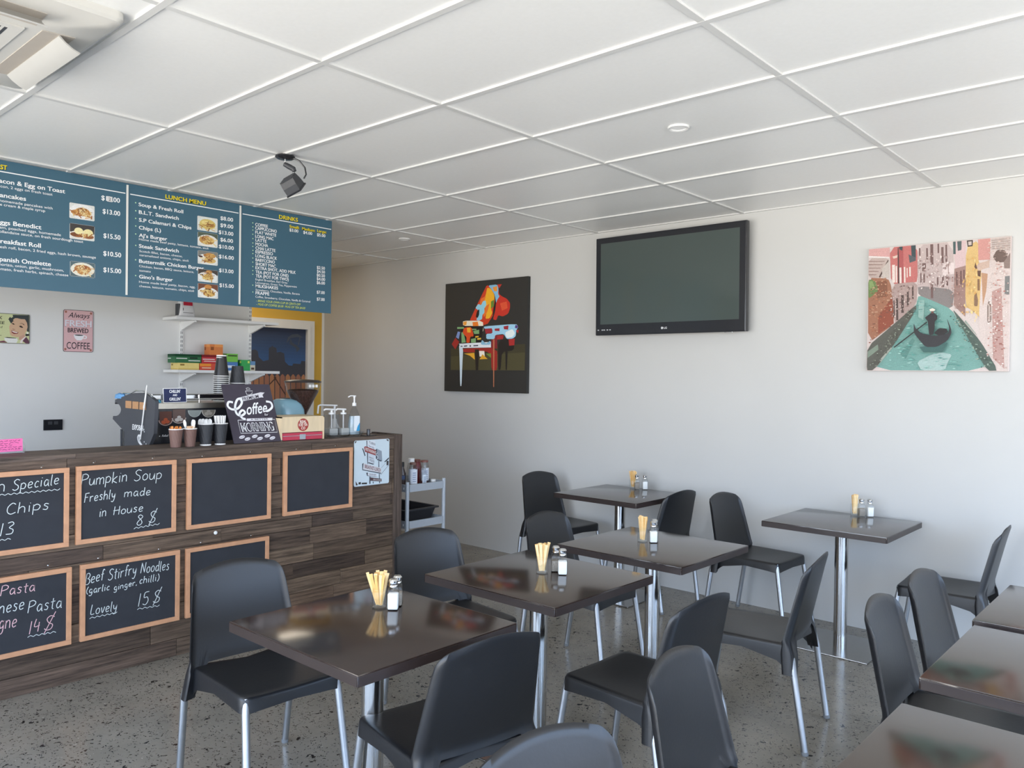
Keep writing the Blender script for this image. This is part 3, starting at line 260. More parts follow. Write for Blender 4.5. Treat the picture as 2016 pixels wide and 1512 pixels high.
def tag(o, label, cat, group=None, kind=None):
    o['label'] = label; o['category'] = cat
    if group: o['group'] = group
    if kind: o['kind'] = kind
    return o
def thing(name, label, cat, loc=(0, 0, 0), rz=0, group=None, M=None):
    o = bpy.data.objects.new(name, None); o.empty_display_size = .1; COL.objects.link(o)
    if M is not None: o.matrix_world = M
    else: o.location = loc; o.rotation_euler = (0, 0, rz)
    return tag(o, label, cat, group)
def copy_tree(o, parent=None):
    c = o.copy(); COL.objects.link(c)
    if parent: c.parent = parent; c.matrix_parent_inverse = o.matrix_parent_inverse.copy()
    for ch in [q for q in KIDS.get(o.name, [])]: copy_tree(ch, c)
    return c
KIDS = {}
def index_kids(root):
    for ch in root.children_recursive: KIDS.setdefault(ch.parent.name, [])
    for ch in root.children_recursive: KIDS[ch.parent.name].append(ch)
def dup(root, loc, rz, label, group=None):
    c = copy_tree(root); c.location = loc; c.rotation_euler = (0, 0, rz); c['label'] = label
    if group: c['group'] = group
    return c
def frame(o, right, up, out):                                # matrix of a flat thing: x right, y up, z towards the viewer
    r, u, n = Vector(right), Vector(up), Vector(out)
    return Matrix(((r.x, u.x, n.x, o[0]), (r.y, u.y, n.y, o[1]), (r.z, u.z, n.z, o[2]), (0, 0, 0, 1)))
def onX(x, y, z): return frame((x, y, z), (0, 1, 0), (0, 0, 1), (1, 0, 0))       # a panel facing the room (+x)
def onY(x, y, z): return frame((x, y, z), (1, 0, 0), (0, 0, 1), (0, -1, 0))      # a panel on the back wall facing -y

# ------------------------------------------------------------------ lettering
_tc = {}
def text_tris(s, bold=0.0):
    k = (s, bold)
    if k in _tc: return _tc[k]
    cu = bpy.data.curves.new('t', 'FONT'); cu.body = s; cu.size = 1; cu.resolution_u = 3; cu.offset = bold; cu.fill_mode = 'FRONT'
    ob = bpy.data.objects.new('t', cu); COL.objects.link(ob)
    dg = bpy.context.evaluated_depsgraph_get(); ev = ob.evaluated_get(dg); me = ev.to_mesh()
    vs = [(q.co.x, q.co.y) for q in me.vertices]; fs = [tuple(p.vertices) for p in me.polygons]
    ev.to_mesh_clear(); bpy.data.objects.remove(ob); bpy.data.curves.remove(cu)
    _tc[k] = (vs, fs); return _tc[k]
CAPH = max(q[1] for q in text_tris('H')[0])
def put_text(mb, s, x, y, w, cap, col, z, bold=0.0, slant=0.0, slope=0.0, align='l'):
    if bold > .012:                                          # heavy weight: two thickened passes side by side
        d = cap / CAPH * .013
        put_text(mb, s, x - d, y, w, cap, col, z, .012, slant, slope, align); put_text(mb, s, x + d, y, w, cap, col, z + .00002, .012, slant, slope, align); return
    vs, fs = text_tris(s, bold)
    if not vs: return
    x0 = min(q[0] for q in vs); x1 = max(q[0] for q in vs)
    ky = cap / CAPH; kx = (w / (x1 - x0)) if w else ky
    ox = x - ((x1 - x0) * kx * {'l': 0, 'c': .5, 'r': 1}[align])
    mb.c = col
    V = [mb.v(ox + (q[0] - x0) * kx + q[1] * ky * slant, y + q[1] * ky + slope * (q[0] - x0) * kx, z) for q in vs]
    for f in fs: mb._f([V[i] for i in f])
def put_poly(mb, pts, col, z):
    mb.c = col; mb._f([mb.v(p[0], p[1], z) for p in pts])
def put_stroke(mb, pts, wd, col, z, smooth=3):
    P = [Vector((p[0], p[1])) for p in pts]
    if smooth and len(P) > 2:
        Q = []
        for i in range(len(P) - 1):
            p0, p1, p2, p3 = P[max(i - 1, 0)], P[i], P[i + 1], P[min(i + 2, len(P) - 1)]
            for k in range(smooth):
                t = k / smooth
                Q.append(.5 * ((2 * p1) + (p2 - p0) * t + (2 * p0 - 5 * p1 + 4 * p2 - p3) * t * t + (3 * p1 - p0 - 3 * p2 + p3) * t ** 3))
        P = Q + [P[-1]]
    mb.c = col; L = []
    for i, p in enumerate(P):
        d = P[min(i + 1, len(P) - 1)] - P[max(i - 1, 0)]
        if d.length < 1e-9: d = Vector((1, 0))
        d.normalize(); n = Vector((-d.y, d.x)) * wd / 2
        L.append((mb.v(p.x + n.x, p.y + n.y, z), mb.v(p.x - n.x, p.y - n.y, z)))
    for a, b in zip(L, L[1:]): mb._f([a[0], a[1], b[1], b[0]])
def ellipse(cx, cy, rx, ry, n=20, rot=0):
    return [(cx + rx * math.cos(2 * PI * k / n) * math.cos(rot) - ry * math.sin(2 * PI * k / n) * math.sin(rot), cy + rx * math.cos(2 * PI * k / n) * math.sin(rot) + ry * math.sin(2 * PI * k / n) * math.cos(rot)) for k in range(n)]
def rect(x0, y0, x1, y1): return [(x0, y0), (x1, y0), (x1, y1), (x0, y1)]
def rrect(x0, y0, x1, y1, r, n=4):
    o = []
    for cx, cy, a in ((x1 - r, y0 + r, -90), (x1 - r, y1 - r, 0), (x0 + r, y1 - r, 90), (x0 + r, y0 + r, 180)):
        for k in range(n + 1): t = math.radians(a + 90 * k / n); o.append((cx + r * math.cos(t), cy + r * math.sin(t)))
    return o
# hand lettering: strokes in a cell, capitals 1 high, small letters .6 high
HG = {'P': (.6, ['0,0 .05,1', '0,.93 .3,1 .55,.82 .45,.58 .05,.48']), 'u': (.5, ['0,.58 0,.18 .14,0 .33,.12 .42,.58', '.42,.58 .44,0']), 'm': (.75, ['0,0 0,.58', '0,.4 .15,.58 .3,.5 .33,0', '.33,.42 .5,.58 .64,.48 .67,0']),
 'p': (.5, ['0,.58 0,-.35', '0,.45 .2,.6 .42,.4 .3,.08 0,.1']), 'k': (.48, ['0,0 0,1', '.4,.58 .03,.25 .42,0']), 'i': (.2, ['.05,.58 .07,0', '.08,.78 .1,.82']), 'n': (.5, ['0,0 0,.58', '0,.38 .18,.58 .36,.48 .4,0']),
 'S': (.6, ['.55,.9 .3,1 .08,.82 .2,.58 .45,.42 .48,.15 .22,0 0,.12']), 'o': (.5, ['.22,.58 .03,.4 .05,.1 .24,0 .42,.16 .4,.46 .22,.58']), 'r': (.4, ['0,.58 .03,0', '.02,.35 .15,.55 .34,.55']), 'e': (.48, ['.03,.28 .38,.36 .32,.56 .12,.54 .02,.26 .14,.02 .4,.1']),
 's': (.42, ['.34,.52 .16,.6 .06,.44 .3,.24 .22,.02 0,.08']), 'h': (.5, ['0,0 .03,1', '.02,.38 .2,.58 .38,.46 .4,0']), 'l': (.2, ['.06,1 .04,.08 .14,0']), 'y': (.5, ['0,.58 .08,.2 .28,.18 .42,.58', '.42,.58 .34,-.1 .18,-.36 0,-.28']),
 'a': (.5, ['.38,.5 .18,.6 .02,.3 .14,.02 .34,.18 .4,.56', '.4,.58 .42,.06 .5,0']), 'd': (.5, ['.38,.48 .18,.58 .02,.3 .14,.02 .34,.14 .4,.4', '.42,1 .42,0']), 'c': (.42, ['.36,.5 .2,.58 .03,.32 .12,.04 .36,.08']), 'H': (.6, ['.02,0 .05,1', '.5,0 .52,1', '-.06,.5 .58,.55']),
 '8': (.5, ['.4,.86 .2,1 .06,.82 .3,.52 .4,.2 .2,0 .02,.18 .14,.46 .38,.72 .4,.86']), '$': (.55, ['.48,.8 .26,.9 .08,.74 .2,.5 .42,.36 .36,.12 .12,.08 0,.2', '.5,1.1 .02,-.1']), 't': (.36, ['.16,.9 .14,.1 .26,0', '-.02,.6 .34,.64']), 'g': (.5, ['.38,.48 .18,.6 .03,.34 .16,.06 .36,.2 .4,.56', '.4,.58 .38,-.2 .18,-.36 .02,-.26']),
 'N': (.66, ['.0,0 .06,1', '.06,1 .5,.02', '.5,.02 .58,1']), 'B': (.55, ['.02,0 .04,1', '.0,.95 .3,1 .46,.8 .3,.55 .04,.52', '.04,.52 .4,.46 .5,.22 .3,0 -.02,.02']), 'f': (.36, ['.36,.9 .24,1 .14,.8 .12,0', '-.02,.55 .3,.58']), '(': (.25, ['.2,1 .03,.6 .04,.2 .2,-.1']), ')': (.25, ['.02,1 .2,.6 .18,.2 .02,-.1']),
 ',': (.2, ['.08,.06 .02,-.14']), 'L': (.5, ['.1,1 .04,.06 .45,.04']), 'v': (.42, ['0,.58 .18,0 .38,.6']), '5': (.5, ['.42,1 .1,.96 .06,.58 .3,.6 .42,.3 .24,0 0,.1']), '1': (.25, ['.1,1 .04,0']), '3': (.5, ['.05,.92 .3,1 .42,.8 .16,.55 .42,.36 .36,.06 0,.04']),
 'F': (.5, ['.04,1 .0,0', '.02,.96 .46,1', '.02,.55 .34,.56']), '4': (.55, ['.12,1 .02,.42 .46,.46', '.4,.72 .36,-.02']), 'C': (.6, ['.52,.85 .32,1 .06,.66 .06,.22 .28,0 .56,.14']), '&': (.6, ['.55,0 .1,.78 .22,1 .36,.8 .04,.2 .2,0 .5,.4'])}
HG = {k: (a, [[tuple(map(float, q.split(','))) for q in st.split()] for st in b]) for k, (a, b) in HG.items()}
def hand(mb, s, x0, y0, x1, y1, cap, wd, col, z, rnd):
    if s == '~':
        n = max(4, int((x1 - x0) / .012)); pts = [(x0 + (x1 - x0) * k / n, y0 + (y1 - y0) * k / n + (.0035 if k % 2 else -.0035)) for k in range(n + 1)]
        put_stroke(mb, pts, wd * .8, col, z, 2); return
    tot = sum(HG[c][0] + .12 for c in s) - .12; k = (x1 - x0) / tot; x = x0
    for c in s:
        wv, st = HG[c]; jy = rnd.uniform(-.03, .03)
        for q in st:
            put_stroke(mb, [(x + p[0] * k + p[1] * cap * .12, y0 + (y1 - y0) * (x - x0) / max(x1 - x0, .01) + (p[1] + jy) * cap) for p in q], wd, col, z)
        x += (wv + .12) * k
# ------------------------------------------------------------------ the room
def slab(name, m, *b):
    q = MB(); q.box(*b); return q.build(name, m, kind='structure')
slab('floor', M_FLOOR, RX0 - .15, RY0 - .15, -.12, RX1 + .15, RY1 + .12, 0)
c = MB()
c.box(RX0 - .15, RY0 - .15, RH, RX1 + .15, RY1 + .12, RH + .15)
c.mi = 1
GX = [-3.734 + 1.231 * i for i in range(-3, 5)]; GY = [1.127 + .5977 * j for j in range(-4, 7)]
for x in GX:
    if RX0 < x < RX1: c.box(x - .013, RY0, 2.696, x + .013, RY1, RH)
for y in GY:
    if RY0 < y < RY1: c.box(RX0, y - .0125, 2.6954, RX1, y + .0125, RH)
c.box(RX0, RY1 - .022, 2.6965, RX1, RY1, RH)
c.build('ceiling', [M_TILE, M_BAR], kind='structure')
slab('wall_back', M_WALL, RX0 - .15, RY1, -.1, RX1 + .15, RY1 + .12, RH + .1)
slab('wall_left', M_YEL, RX0 - .15, RY0 - .15, -.1, RX0, RY1, RH + .1)
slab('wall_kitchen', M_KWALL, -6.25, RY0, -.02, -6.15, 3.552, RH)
slab('trim_corner', M_TRIM, RX0, RY1 - .028, 0, RX0 + .006, RY1, RH)
def window_wall(name, win, axis, pos, thick, a0, a1, w0, w1, z0, z1, npan):
    q = MB()
    def bx(u0, u1, v0, v1, t0=0, t1=thick):
        if axis == 'y': q.box(u0, min(pos + t0, pos + t1), v0, u1, max(pos + t0, pos + t1), v1)
        else: q.box(min(pos + t0, pos + t1), u0, v0, max(pos + t0, pos + t1), u1, v1)
    bx(a0, w0, -.1, RH); bx(w1, a1, -.1, RH); bx(w0, w1, -.1, z0); bx(w0, w1, z1, RH)
    q.build(name, M_WALL, kind='structure')
    q = MB(); s = thick * .6
    step = (w1 - w0) / npan
    for k in range(npan + 1): x = w0 + step * k; bx(max(x - .03, w0), min(x + .03, w1), z0, z1, thick * .3, s)
    bx(w0, w1, z0, z0 + .05, thick * .3, s); bx(w0, w1, z1 - .05, z1, thick * .3, s)
    fr = q.build(win, M_DARK, kind='structure')
    q = MB(); m_ = thick * .45
    V = [(w0, z0), (w1, z0), (w1, z1), (w0, z1)]
    q._f([q.v(*((u, pos + m_, v) if axis == 'y' else (pos + m_, u, v))) for u, v in V])
    q.build('window_glass', M_WINGL, fr)
window_wall('wall_front', 'window_1', 'y', RY0, -.12, RX0 - .15, RX1 + .15, WS[0], WS[1], WZ[0], WZ[1], 6)
window_wall('wall_right', 'window_2', 'x', RX1, .12, RY0 - .15, RY1 + .12, WE[0], WE[1], WZ[0], WZ[1], 4)

# door in the yellow wall, painted with a night skyline over a picket fence
q = MB()
for a, b, z0, z1, d in ((4.06, 4.14, 0, 2.12, .03), (4.96, 5.04, 0, 2.12, .03), (4.14, 4.96, 2.04, 2.12, .0299), (4.12, 4.155, 0, 2.06, .045), (4.945, 4.98, 0, 2.06, .045), (4.155, 4.945, 2.025, 2.06, .0449)):
    q.box(RX0, a, z0, RX0 + d, b, z1)
door = q.build('door_1', M_TRIM, kind='structure')
q = MB(); q.box(RX0, 4.155, .01, RX0 + .004, 4.945, 2.025); q.build('door_leaf', mat('dark_blue_door', S(50, 60, 84), .5, noise=.05, nscale=5), door)
q = MB()
for k in range(16):                                          # night sky, painted brighter blue towards the roofs
    f = k / 15; put_poly(q, rect(.017, 2.02 - .034 * (k + 1), .803, 2.02 - .034 * k), S(58 + 12 * f, 66 + 52 * f, 88 + 92 * f), .0001)
for k, (col, pts) in enumerate(MURAL[4:]):
    P = [(min(max(a, .017), .803), min(max(b, .02), 2.02)) for a, b in pts]
    put_poly(q, P, S(*[min(255, v * 1.22) for v in col]), .0003 + k * .00006)
q.build('door_painting', M_OIL, door, M=onX(RX0 + .004, 4.14, 0))

# ------------------------------------------------------------------ counter
CF, CZ, CY0, CY1 = -4.24, 1.135, .25, 3.6
ct = thing('service_counter', 'long counter clad in rough reclaimed timber planks with a narrow top ledge', 'counter', (CF, CY0, 0))
Ti = Matrix.Translation((-CF, -CY0, 0))
rnd = random.Random(11)
q = MB()
zs = [0.0]
while zs[-1] < 1.0: zs.append(zs[-1] + rnd.choice((.062, .075, .085, .095, .105)))
zs = [z * 1.035 / zs[-1] for z in zs]
def plank(q, z0, z1, ya, yb, d, base=None):
    t = rnd.random(); col = base or rnd.choice(((98, 83, 70), (86, 72, 62), (80, 67, 57), (104, 89, 75), (92, 78, 67), (76, 64, 56), (95, 79, 66)))
    q.c = S(*[min(255, v * (1 + (t - .5) * .22)) for v in col])
    q.hexa([(CF - .03, ya + .0012, z0 + .0012), (CF + d, ya + .0012, z0 + .0012), (CF + d, yb - .0012, z0 + .0012), (CF - .03, yb - .0012, z0 + .0012), (CF - .03, ya + .0012, z1 - .0012), (CF + d - .001, ya + .0012, z1 - .0012), (CF + d - .001, yb - .0012, z1 - .0012), (CF - .03, yb - .0012, z1 - .0012)])
for z0, z1 in zip(zs, zs[1:]):
    y = CY0 - rnd.random() * .5
    while y < 3.53:
        y2 = y + rnd.uniform(.3, .95)
        plank(q, z0, z1, max(y, CY0), min(y2, 3.53), rnd.uniform(-.004, .006)); y = y2
for ya, yb in ((CY0, 1.46), (1.46, 2.87), (2.87, 3.53)): plank(q, 1.035, 1.118, ya, yb, .004, (92, 79, 69))
q.c = S(40, 34, 31); q.box(CF - .06, CY0, 0, CF - .012, 3.53, 1.11)
o = q.build('front_cladding', M_WOOD, ct, M=Ti)
q = MB(); q.c = S(84, 73, 66); q.box(CF - .06, 3.531, 0, CF + .008, 3.6, CZ + .004); q.c = S(80, 70, 63); q.box(CF - .30, 3.575, .9, CF - .06, 3.6, CZ + .004); q.box(CF - .95, 3.575, 0, CF - .06, 3.6, .9)
q.build('end_post', M_WOODV, ct, M=Ti)
q = MB(); q.c = S(92, 80, 71)
for ya, yb, k in ((CY0, 1.5, 0), (1.5, 2.6, 1), (2.6, 3.531, 2)):
    q.c = S(*((96, 84, 76), (86, 75, 67), (90, 78, 70))[k]); q.box(CF - .29, ya, 1.113, CF + .006, yb - .001, CZ)
q.build('top_ledge', M_WOOD, ct, M=Ti)
q = MB(); q.box(CF - .95, CY0, .86, CF - .06, 3.575, .9); q.box(CF - .95, CY0, 0, CF - .90, 3.575, .86)
q.build('work_bench', M_PLATE, ct, M=Ti)

# blackboards on the counter front
def chalkboard(y0, z0, w, h, words, label):
    M = onX(CF + .0065, y0, z0)
    t = thing('chalkboard', label, 'chalkboard', M=M, group='framed blackboards on the counter front')
    f = .023; q = MB()
    for a, b in (((0, 0), (w, f)), ((0, h - f), (w, h)), ((0, f), (f, h - f)), ((w - f, f), (w, h - f))):
        q.bbox(a[0], a[1], 0, b[0], b[1], .02, .002)
    q.build('frame', M_FRAME, t)
    q = MB(); q.box(f, f, .001, w - f, h - f, .012); q.build('slate', M_CHALK, t)
    if words:
        r = random.Random(len(words)); cols = {'w': S(214, 221, 220), 'p': S(228, 186, 190)}; rows = []
        for k, it in enumerate(words):
            if rows and abs(rows[-1][0][1][2] - it[2]) < .03: rows[-1].append((k, it))
            else: rows.append([(k, it)])
        for row in rows:
            q = MB()
            for k, (s, a, b, c_, d, cap) in row:
                pink = z0 < .5 and y0 < 1 and (s in ('Lasagne', '14', '$') or (s == 'Pasta' and b > .45))
                hand(q, s, a - y0, b - z0, c_ - y0, d - z0, cap, .0036, cols['p' if pink else 'w'], .0124 + k * .00003, r)
            q.build('chalk_line', M_PAINT, t)
    return t
chalkboard(.935, .683, .53, .388, CH_b1, 'blackboard with white chalk writing ending Chips 13, upper row at the left end')
chalkboard(1.498, .685, .503, .388, CH_b2, 'blackboard chalked with pumpkin soup, in a light wooden frame in the upper row')
chalkboard(2.063, .684, .513, .387, None, 'empty blackboard in the upper row between the pumpkin soup board and another empty board')
chalkboard(2.663, .686, .506, .388, None, 'empty blackboard in the upper row beside the restaurant picture sign')
chalkboard(.955, .199, .525, .381, CH_b5, 'blackboard with pink and white chalked pasta writing, lower row at the left end')
chalkboard(1.521, .199, .504, .382, CH_b6, 'blackboard chalked with beef stirfry noodles in the lower row')
chalkboard(2.06, .199, .507, .381, None, 'empty blackboard in the lower row, half hidden behind the front black chair')
q = MB()
q.tube([(0, 0, 0), (.012, 0, 0), (.02, 0, .006), (.022, 0, .014)], .0022, 8); q.lathe([(.005, 0), (.004, .003)], n=10)
hk = None
hn = ['to the right above the chips board', 'at the left above the pumpkin soup board', 'at the right above the pumpkin soup board', 'at the left above the first empty board', 'at the right above the first empty board', 'at the left above the empty board next to the picture sign', 'at the right above the empty board next to the picture sign', 'above the pasta board', 'at the left above the stirfry noodles board', 'at the right above the stirfry noodles board', 'at the left above the half hidden empty board', 'at the right above the half hidden empty board']
for k, (y, z) in enumerate(HOOKS[:12]):
    if hk is None: hk = o = q.build('cup_hook', M_CHROME, smooth=40)
    else: o = hk.copy(); COL.objects.link(o)
    o.location = (CF + .004, y, z)
    tag(o, 'small silver cup hook ' + hn[k], 'hook', 'silver cup hooks on the counter front')
q = MB(); q.lathe([(.002, 0), (.009, .001), (.011, .006), (.008, .011), (.002, .012)], n=14)
o = q.build('push_pin', M_PAPERW, M=Matrix.Translation((CF + .007, HOOKS[12][0], HOOKS[12][1])) @ Matrix.Rotation(PI / 2, 4, 'Y'))
tag(o, 'single round white pin pushed into the planks below the first empty board', 'pin')

def panel(name, label, cat, M, w, h, th, m, r=0, group=None, part='board'):
    t = thing(name, label, cat, M=M, group=group)
    q = MB()
    if r: q.prism(rrect(0, 0, w, h, r), -th, 0)
    else: q.box(0, 0, -th, w, h, 0)
    q.build(part, m, t)
    return t
def art(name, t, polys, w=1, h=1, gain=1.0, m=None, z0=.0004, extra=None):
    q = MB()
    for k, (col, pts) in enumerate(polys):
        put_poly(q, [(a * w, b * h) for a, b in pts], S(*[min(255, v * gain) for v in col]), z0 + k * .00003)
    if extra: extra(q, z0 + len(polys) * .00003 + .0001)
    return q.build(name, m or M_PAINT, t)

# picture sign of a roadside restaurant at the counter's end
t = panel('tin_sign', 'metal picture sign of a roadside restaurant pole sign on the counter end', 'sign', onX(CF + .012, 3.19, .812), .293, .302, .004, mat('pale_sky_print', S(206, 220, 227), .35, noise=.03, nscale=12), .012)
def rest_txt(q, z):
    dk, rd, wh = S(70, 74, 82), S(125, 60, 66), S(232, 226, 222)
    put_text(q, 'TURIN', .117, .279, .053, .016, dk, z, slope=-.34); put_text(q, 'family', .115, .260, .049, .012, dk, z, slope=-.42)
    put_text(q, 'RESTAURANT', .090, .235, .091, .019, wh, z, .01, slope=-.37); put_text(q, 'FOOD', .127, .161, .037, .014, dk, z, slope=-.38); put_text(q, 'SPIRITS', .120, .184, .037, .008, dk, z, slope=-.38)
    put_text(q, 'BREAKFAST-LUNCH', .086, .118, .133, .023, rd, z, .01, slope=-.28); put_text(q, 'DINNER', .120, .069, .063, .011, dk, z, slope=-.17); put_text(q, 'OPEN 24 HOURS', .156, .031, .069, .010, wh, z, slope=-.15)
    put_stroke(q, [(.192, .213), (.178, .2), (.195, .185), (.185, .168), (.175, .175)], .004, S(205, 212, 220), z)
art('printed_picture', t, [(c_, [(min(max(a, .004), .289), min(max(b, .004), .298)) for a, b in p]) for c_, p in REST], extra=rest_txt)

# ------------------------------------------------------------------ hanging menu boards
MX = -5.02
WHT, YLW, LIM = S(248, 249, 250), S(250, 226, 40), S(214, 226, 110)
FOOD = {0: [((240, 240, 238), ellipse(.5, .5, .5, .5)), ((196, 140, 78), ellipse(.45, .42, .4, .2)), ((214, 160, 92), ellipse(.52, .55, .28, .22)), ((150, 92, 50), ellipse(.5, .62, .2, .14)), ((226, 190, 130), ellipse(.7, .3, .14, .1))],
        1: [((70, 66, 64), rect(0, .45, 1, 1)), ((232, 228, 220), ellipse(.5, .3, .5, .3)), ((130, 82, 52), ellipse(.3, .3, .28, .16)), ((150, 96, 60), ellipse(.75, .25, .22, .14)), ((242, 232, 178), ellipse(.36, .55, .18, .22)), ((240, 228, 170), ellipse(.74, .5, .2, .24))],
        2: [((90, 110, 116), rect(0, 0, 1, 1)), ((236, 232, 216), ellipse(.5, .5, .48, .46)), ((186, 128, 76), ellipse(.5, .55, .34, .26)), ((160, 92, 56), ellipse(.55, .62, .22, .14)), ((222, 180, 120), ellipse(.5, .3, .22, .12))],
        3: [((226, 232, 228), ellipse(.5, .48, .56, .54)), ((222, 200, 120), ellipse(.5, .5, .4, .36)), ((240, 222, 150), ellipse(.4, .6, .2, .14)), ((200, 172, 92), ellipse(.62, .4, .2, .14))],
        4: [((90, 100, 84), rect(0, .6, 1, 1)), ((236, 234, 228), ellipse(.5, .4, .52, .46)), ((206, 160, 92), ellipse(.45, .45, .38, .3)), ((232, 196, 128), ellipse(.62, .5, .2, .2)), ((160, 100, 60), ellipse(.3, .5, .12, .2))],
        5: [((130, 132, 128), rect(0, .55, 1, 1)), ((236, 236, 232), ellipse(.5, .38, .52, .42)), ((206, 150, 84), ellipse(.6, .68, .28, .2)), ((226, 190, 120), ellipse(.6, .32, .3, .2)), ((70, 40, 36), ellipse(.14, .56, .1, .07))],
        6: [((80, 72, 66), rect(0, .6, 1, 1)), ((236, 238, 236), ellipse(.5, .4, .5, .42)), ((196, 136, 76), ellipse(.55, .82, .16, .14)), ((120, 80, 50), ellipse(.55, .66, .15, .07)), ((222, 190, 120), ellipse(.5, .36, .28, .2)), ((70, 40, 36), ellipse(.18, .55, .09, .06))],
        7: [((120, 76, 58), rect(0, .5, 1, 1)), ((236, 236, 232), ellipse(.5, .36, .5, .4)), ((206, 144, 76), ellipse(.5, .78, .19, .16)), ((110, 66, 42), ellipse(.5, .6, .18, .08)), ((226, 188, 112), ellipse(.55, .3, .3, .2)), ((70, 40, 36), ellipse(.18, .46, .09, .06))]}
def menu(y0, y1, words, bullets, photos, fidx, label, rule, strip=True, patch=None):
    t = panel('menu_board', label, 'menu board', onX(MX, y0, 2.003), y1 - y0, .694, .01, M_MENU, group='teal menu boards hanging over the counter')
    w_, y_, s_, n_, g_ = MB(), MB(), MB(), MB(), MB()
    put_poly(y_, rect(max(rule[0] - y0, .01), .628, rule[1] - y0, .634), WHT, .0004)
    for by, bz in bullets: put_poly(g_, ellipse(by - y0, bz - 2.003 + .004, .004, .004, 8), S(200, 235, 190), .0004)
    for k, (s, a, b, wd, cap, st) in enumerate(words):
        x, z, zz = a - y0, b - 2.003, .0006 + .00002 * k
        if st == 'y':
            put_text(y_, s, x + .0022, z - .0022, wd, cap, S(40, 42, 30), zz, .018); put_text(y_, s, x, z, wd, cap, YLW, zz + .0003, .018)
        elif st == 'i': put_text(s_, s, x, z, wd, cap * .92, LIM, zz, .008, slant=.22)
        else: put_text(s_ if st == 's' else n_ if s[0] == '$' else w_, s, x, z, wd, cap * (1 if st == 'b' else .95), WHT, zz, .02 if st == 'b' else .004)
    if patch:
        put_poly(n_, rect(*patch), S(225, 225, 225), .002); put_text(n_, '2', (patch[0] + patch[2]) / 2, patch[1] + .006, .013, .018, S(90, 90, 92), .0024, align='c')
    for q, nm in ((w_, 'dish_names'), (s_, 'dish_details'), (n_, 'prices'), (g_, 'bullet_points'), (y_, 'yellow_heading')):
        if len(q.bm.faces): q.build(nm, M_PAINT, t)
    if strip:
        q = MB(); q.box(y1 - y0 - .012, .012, .0002, y1 - y0 - .0005, .684, .0035); q.build('edge_strip', M_TRIM, t)
    for k, ((a, b), (c_, d)) in zip(fidx, photos):
        q = MB(); wq, hq = c_ - a, b - d
        Mq = Matrix.Translation((a - y0, d - 2.003, .0005))
        q.c = S(225, 226, 222); q.prism(rrect(0, 0, wq, hq, .006), 0, .001)
        for j, (col, pts) in enumerate(FOOD[k]): put_poly(q, [(min(max(u, .01), .99) * wq, min(max(v, .01), .99) * hq) for u, v in pts], S(*col), .0013 + j * .0001)
        r_ = random.Random(k)
        for j in range(46):
            cu, cv = .5 + r_.gauss(0, .17), .42 + r_.gauss(0, .15); an = r_.random() * PI; le = r_.uniform(.05, .13)
            if not (.1 < cu < .9 and .1 < cv < .9): continue
            col = r_.choice(((238, 214, 140), (206, 164, 90), (176, 120, 66), (228, 190, 118), (140, 92, 52))) if k in (3, 4, 5, 6, 7) else r_.choice(((214, 164, 100), (170, 108, 62), (236, 214, 160)))
            if k == 1 and cv > .4: continue
            p0 = Vector((cu, cv)); d_ = Vector((math.cos(an), math.sin(an))) * le; n_ = Vector((-d_.y, d_.x)) * .22
            put_poly(q, [((p.x) * wq, (p.y) * hq) for p in (p0 - d_ - n_, p0 + d_ - n_, p0 + d_ + n_, p0 - d_ + n_)], S(*col), .002 + j * .00004)
        q.build('food_photo', M_PHOTO, t, M=Mq)
    return t
menu(.62, 2.065, M1, [], PH1, (0, 1, 2), 'teal breakfast menu board cut by the left edge of the picture', (.63, 2.047), patch=(1.320, .563, 1.351, .595))
menu(2.066, 2.815, M2, BUL2, PH2, (3, 4, 5, 6, 7), 'teal lunch menu board with five food photos, hanging in the middle', (2.074, 2.795))
menu(2.816, 3.556, M3, BUL3, [], (), 'teal drinks menu board at the right end of the hanging row', (2.822, 3.55), strip=False)

# ------------------------------------------------------------------ kitchen wall: signs, socket, shelves
KW = -6.15
t = panel('tin_sign', 'pink metal coffee sign with a white cup on the kitchen wall', 'sign', onX(KW + .006, 2.087, 1.681), .2, .3, .003, mat('dark_rust_edge', S(84, 70, 70), .5, noise=.2, nscale=60), .012)
def pinktxt(q, z):
    dk = S(62, 54, 58)
    put_text(q, 'Always', .03, .245, .14, .036, dk, z, .004, slant=.35); put_text(q, 'FRESH', .009, .18, .18, .046, S(120, 104, 110), z, .05)
    put_text(q, 'FRESH', .01, .182, .178, .044, S(232, 228, 236), z + .0003, .03); put_text(q, 'BREWED', .029, .139, .138, .031, dk, z, .015); put_text(q, 'COFFEE', .022, .022, .156, .047, dk, z, .006)
art('printed_picture', t, [((226, 184, 186), rrect(.003, .003, .197, .297, .011))] + [((172, 112, 96), ellipse(a, b, .008, .009, 9)) for a, b in ((.016, .284), (.184, .282), (.014, .018), (.184, .016))] +
    [((240, 238, 240), ellipse(.142, .108, .016, .013, 16)), ((226, 184, 186), ellipse(.141, .108, .009, .007, 14)), ((242, 240, 242), [(.068, .122), (.075, .1), (.09, .084), (.12, .084), (.132, .1), (.14, .122)]), ((236, 234, 236), ellipse(.104, .121, .036, .006)), ((48, 38, 36), ellipse(.104, .121, .029, .004))], extra=pinktxt)
t = panel('tin_sign', 'green metal sign with a smiling woman holding a cup, cut by the left edge', 'sign', onX(KW + .006, 1.574, 1.726), .3, .202, .003, mat('dark_sign_edge', S(74, 72, 74), .5, noise=.2, nscale=60), .01)
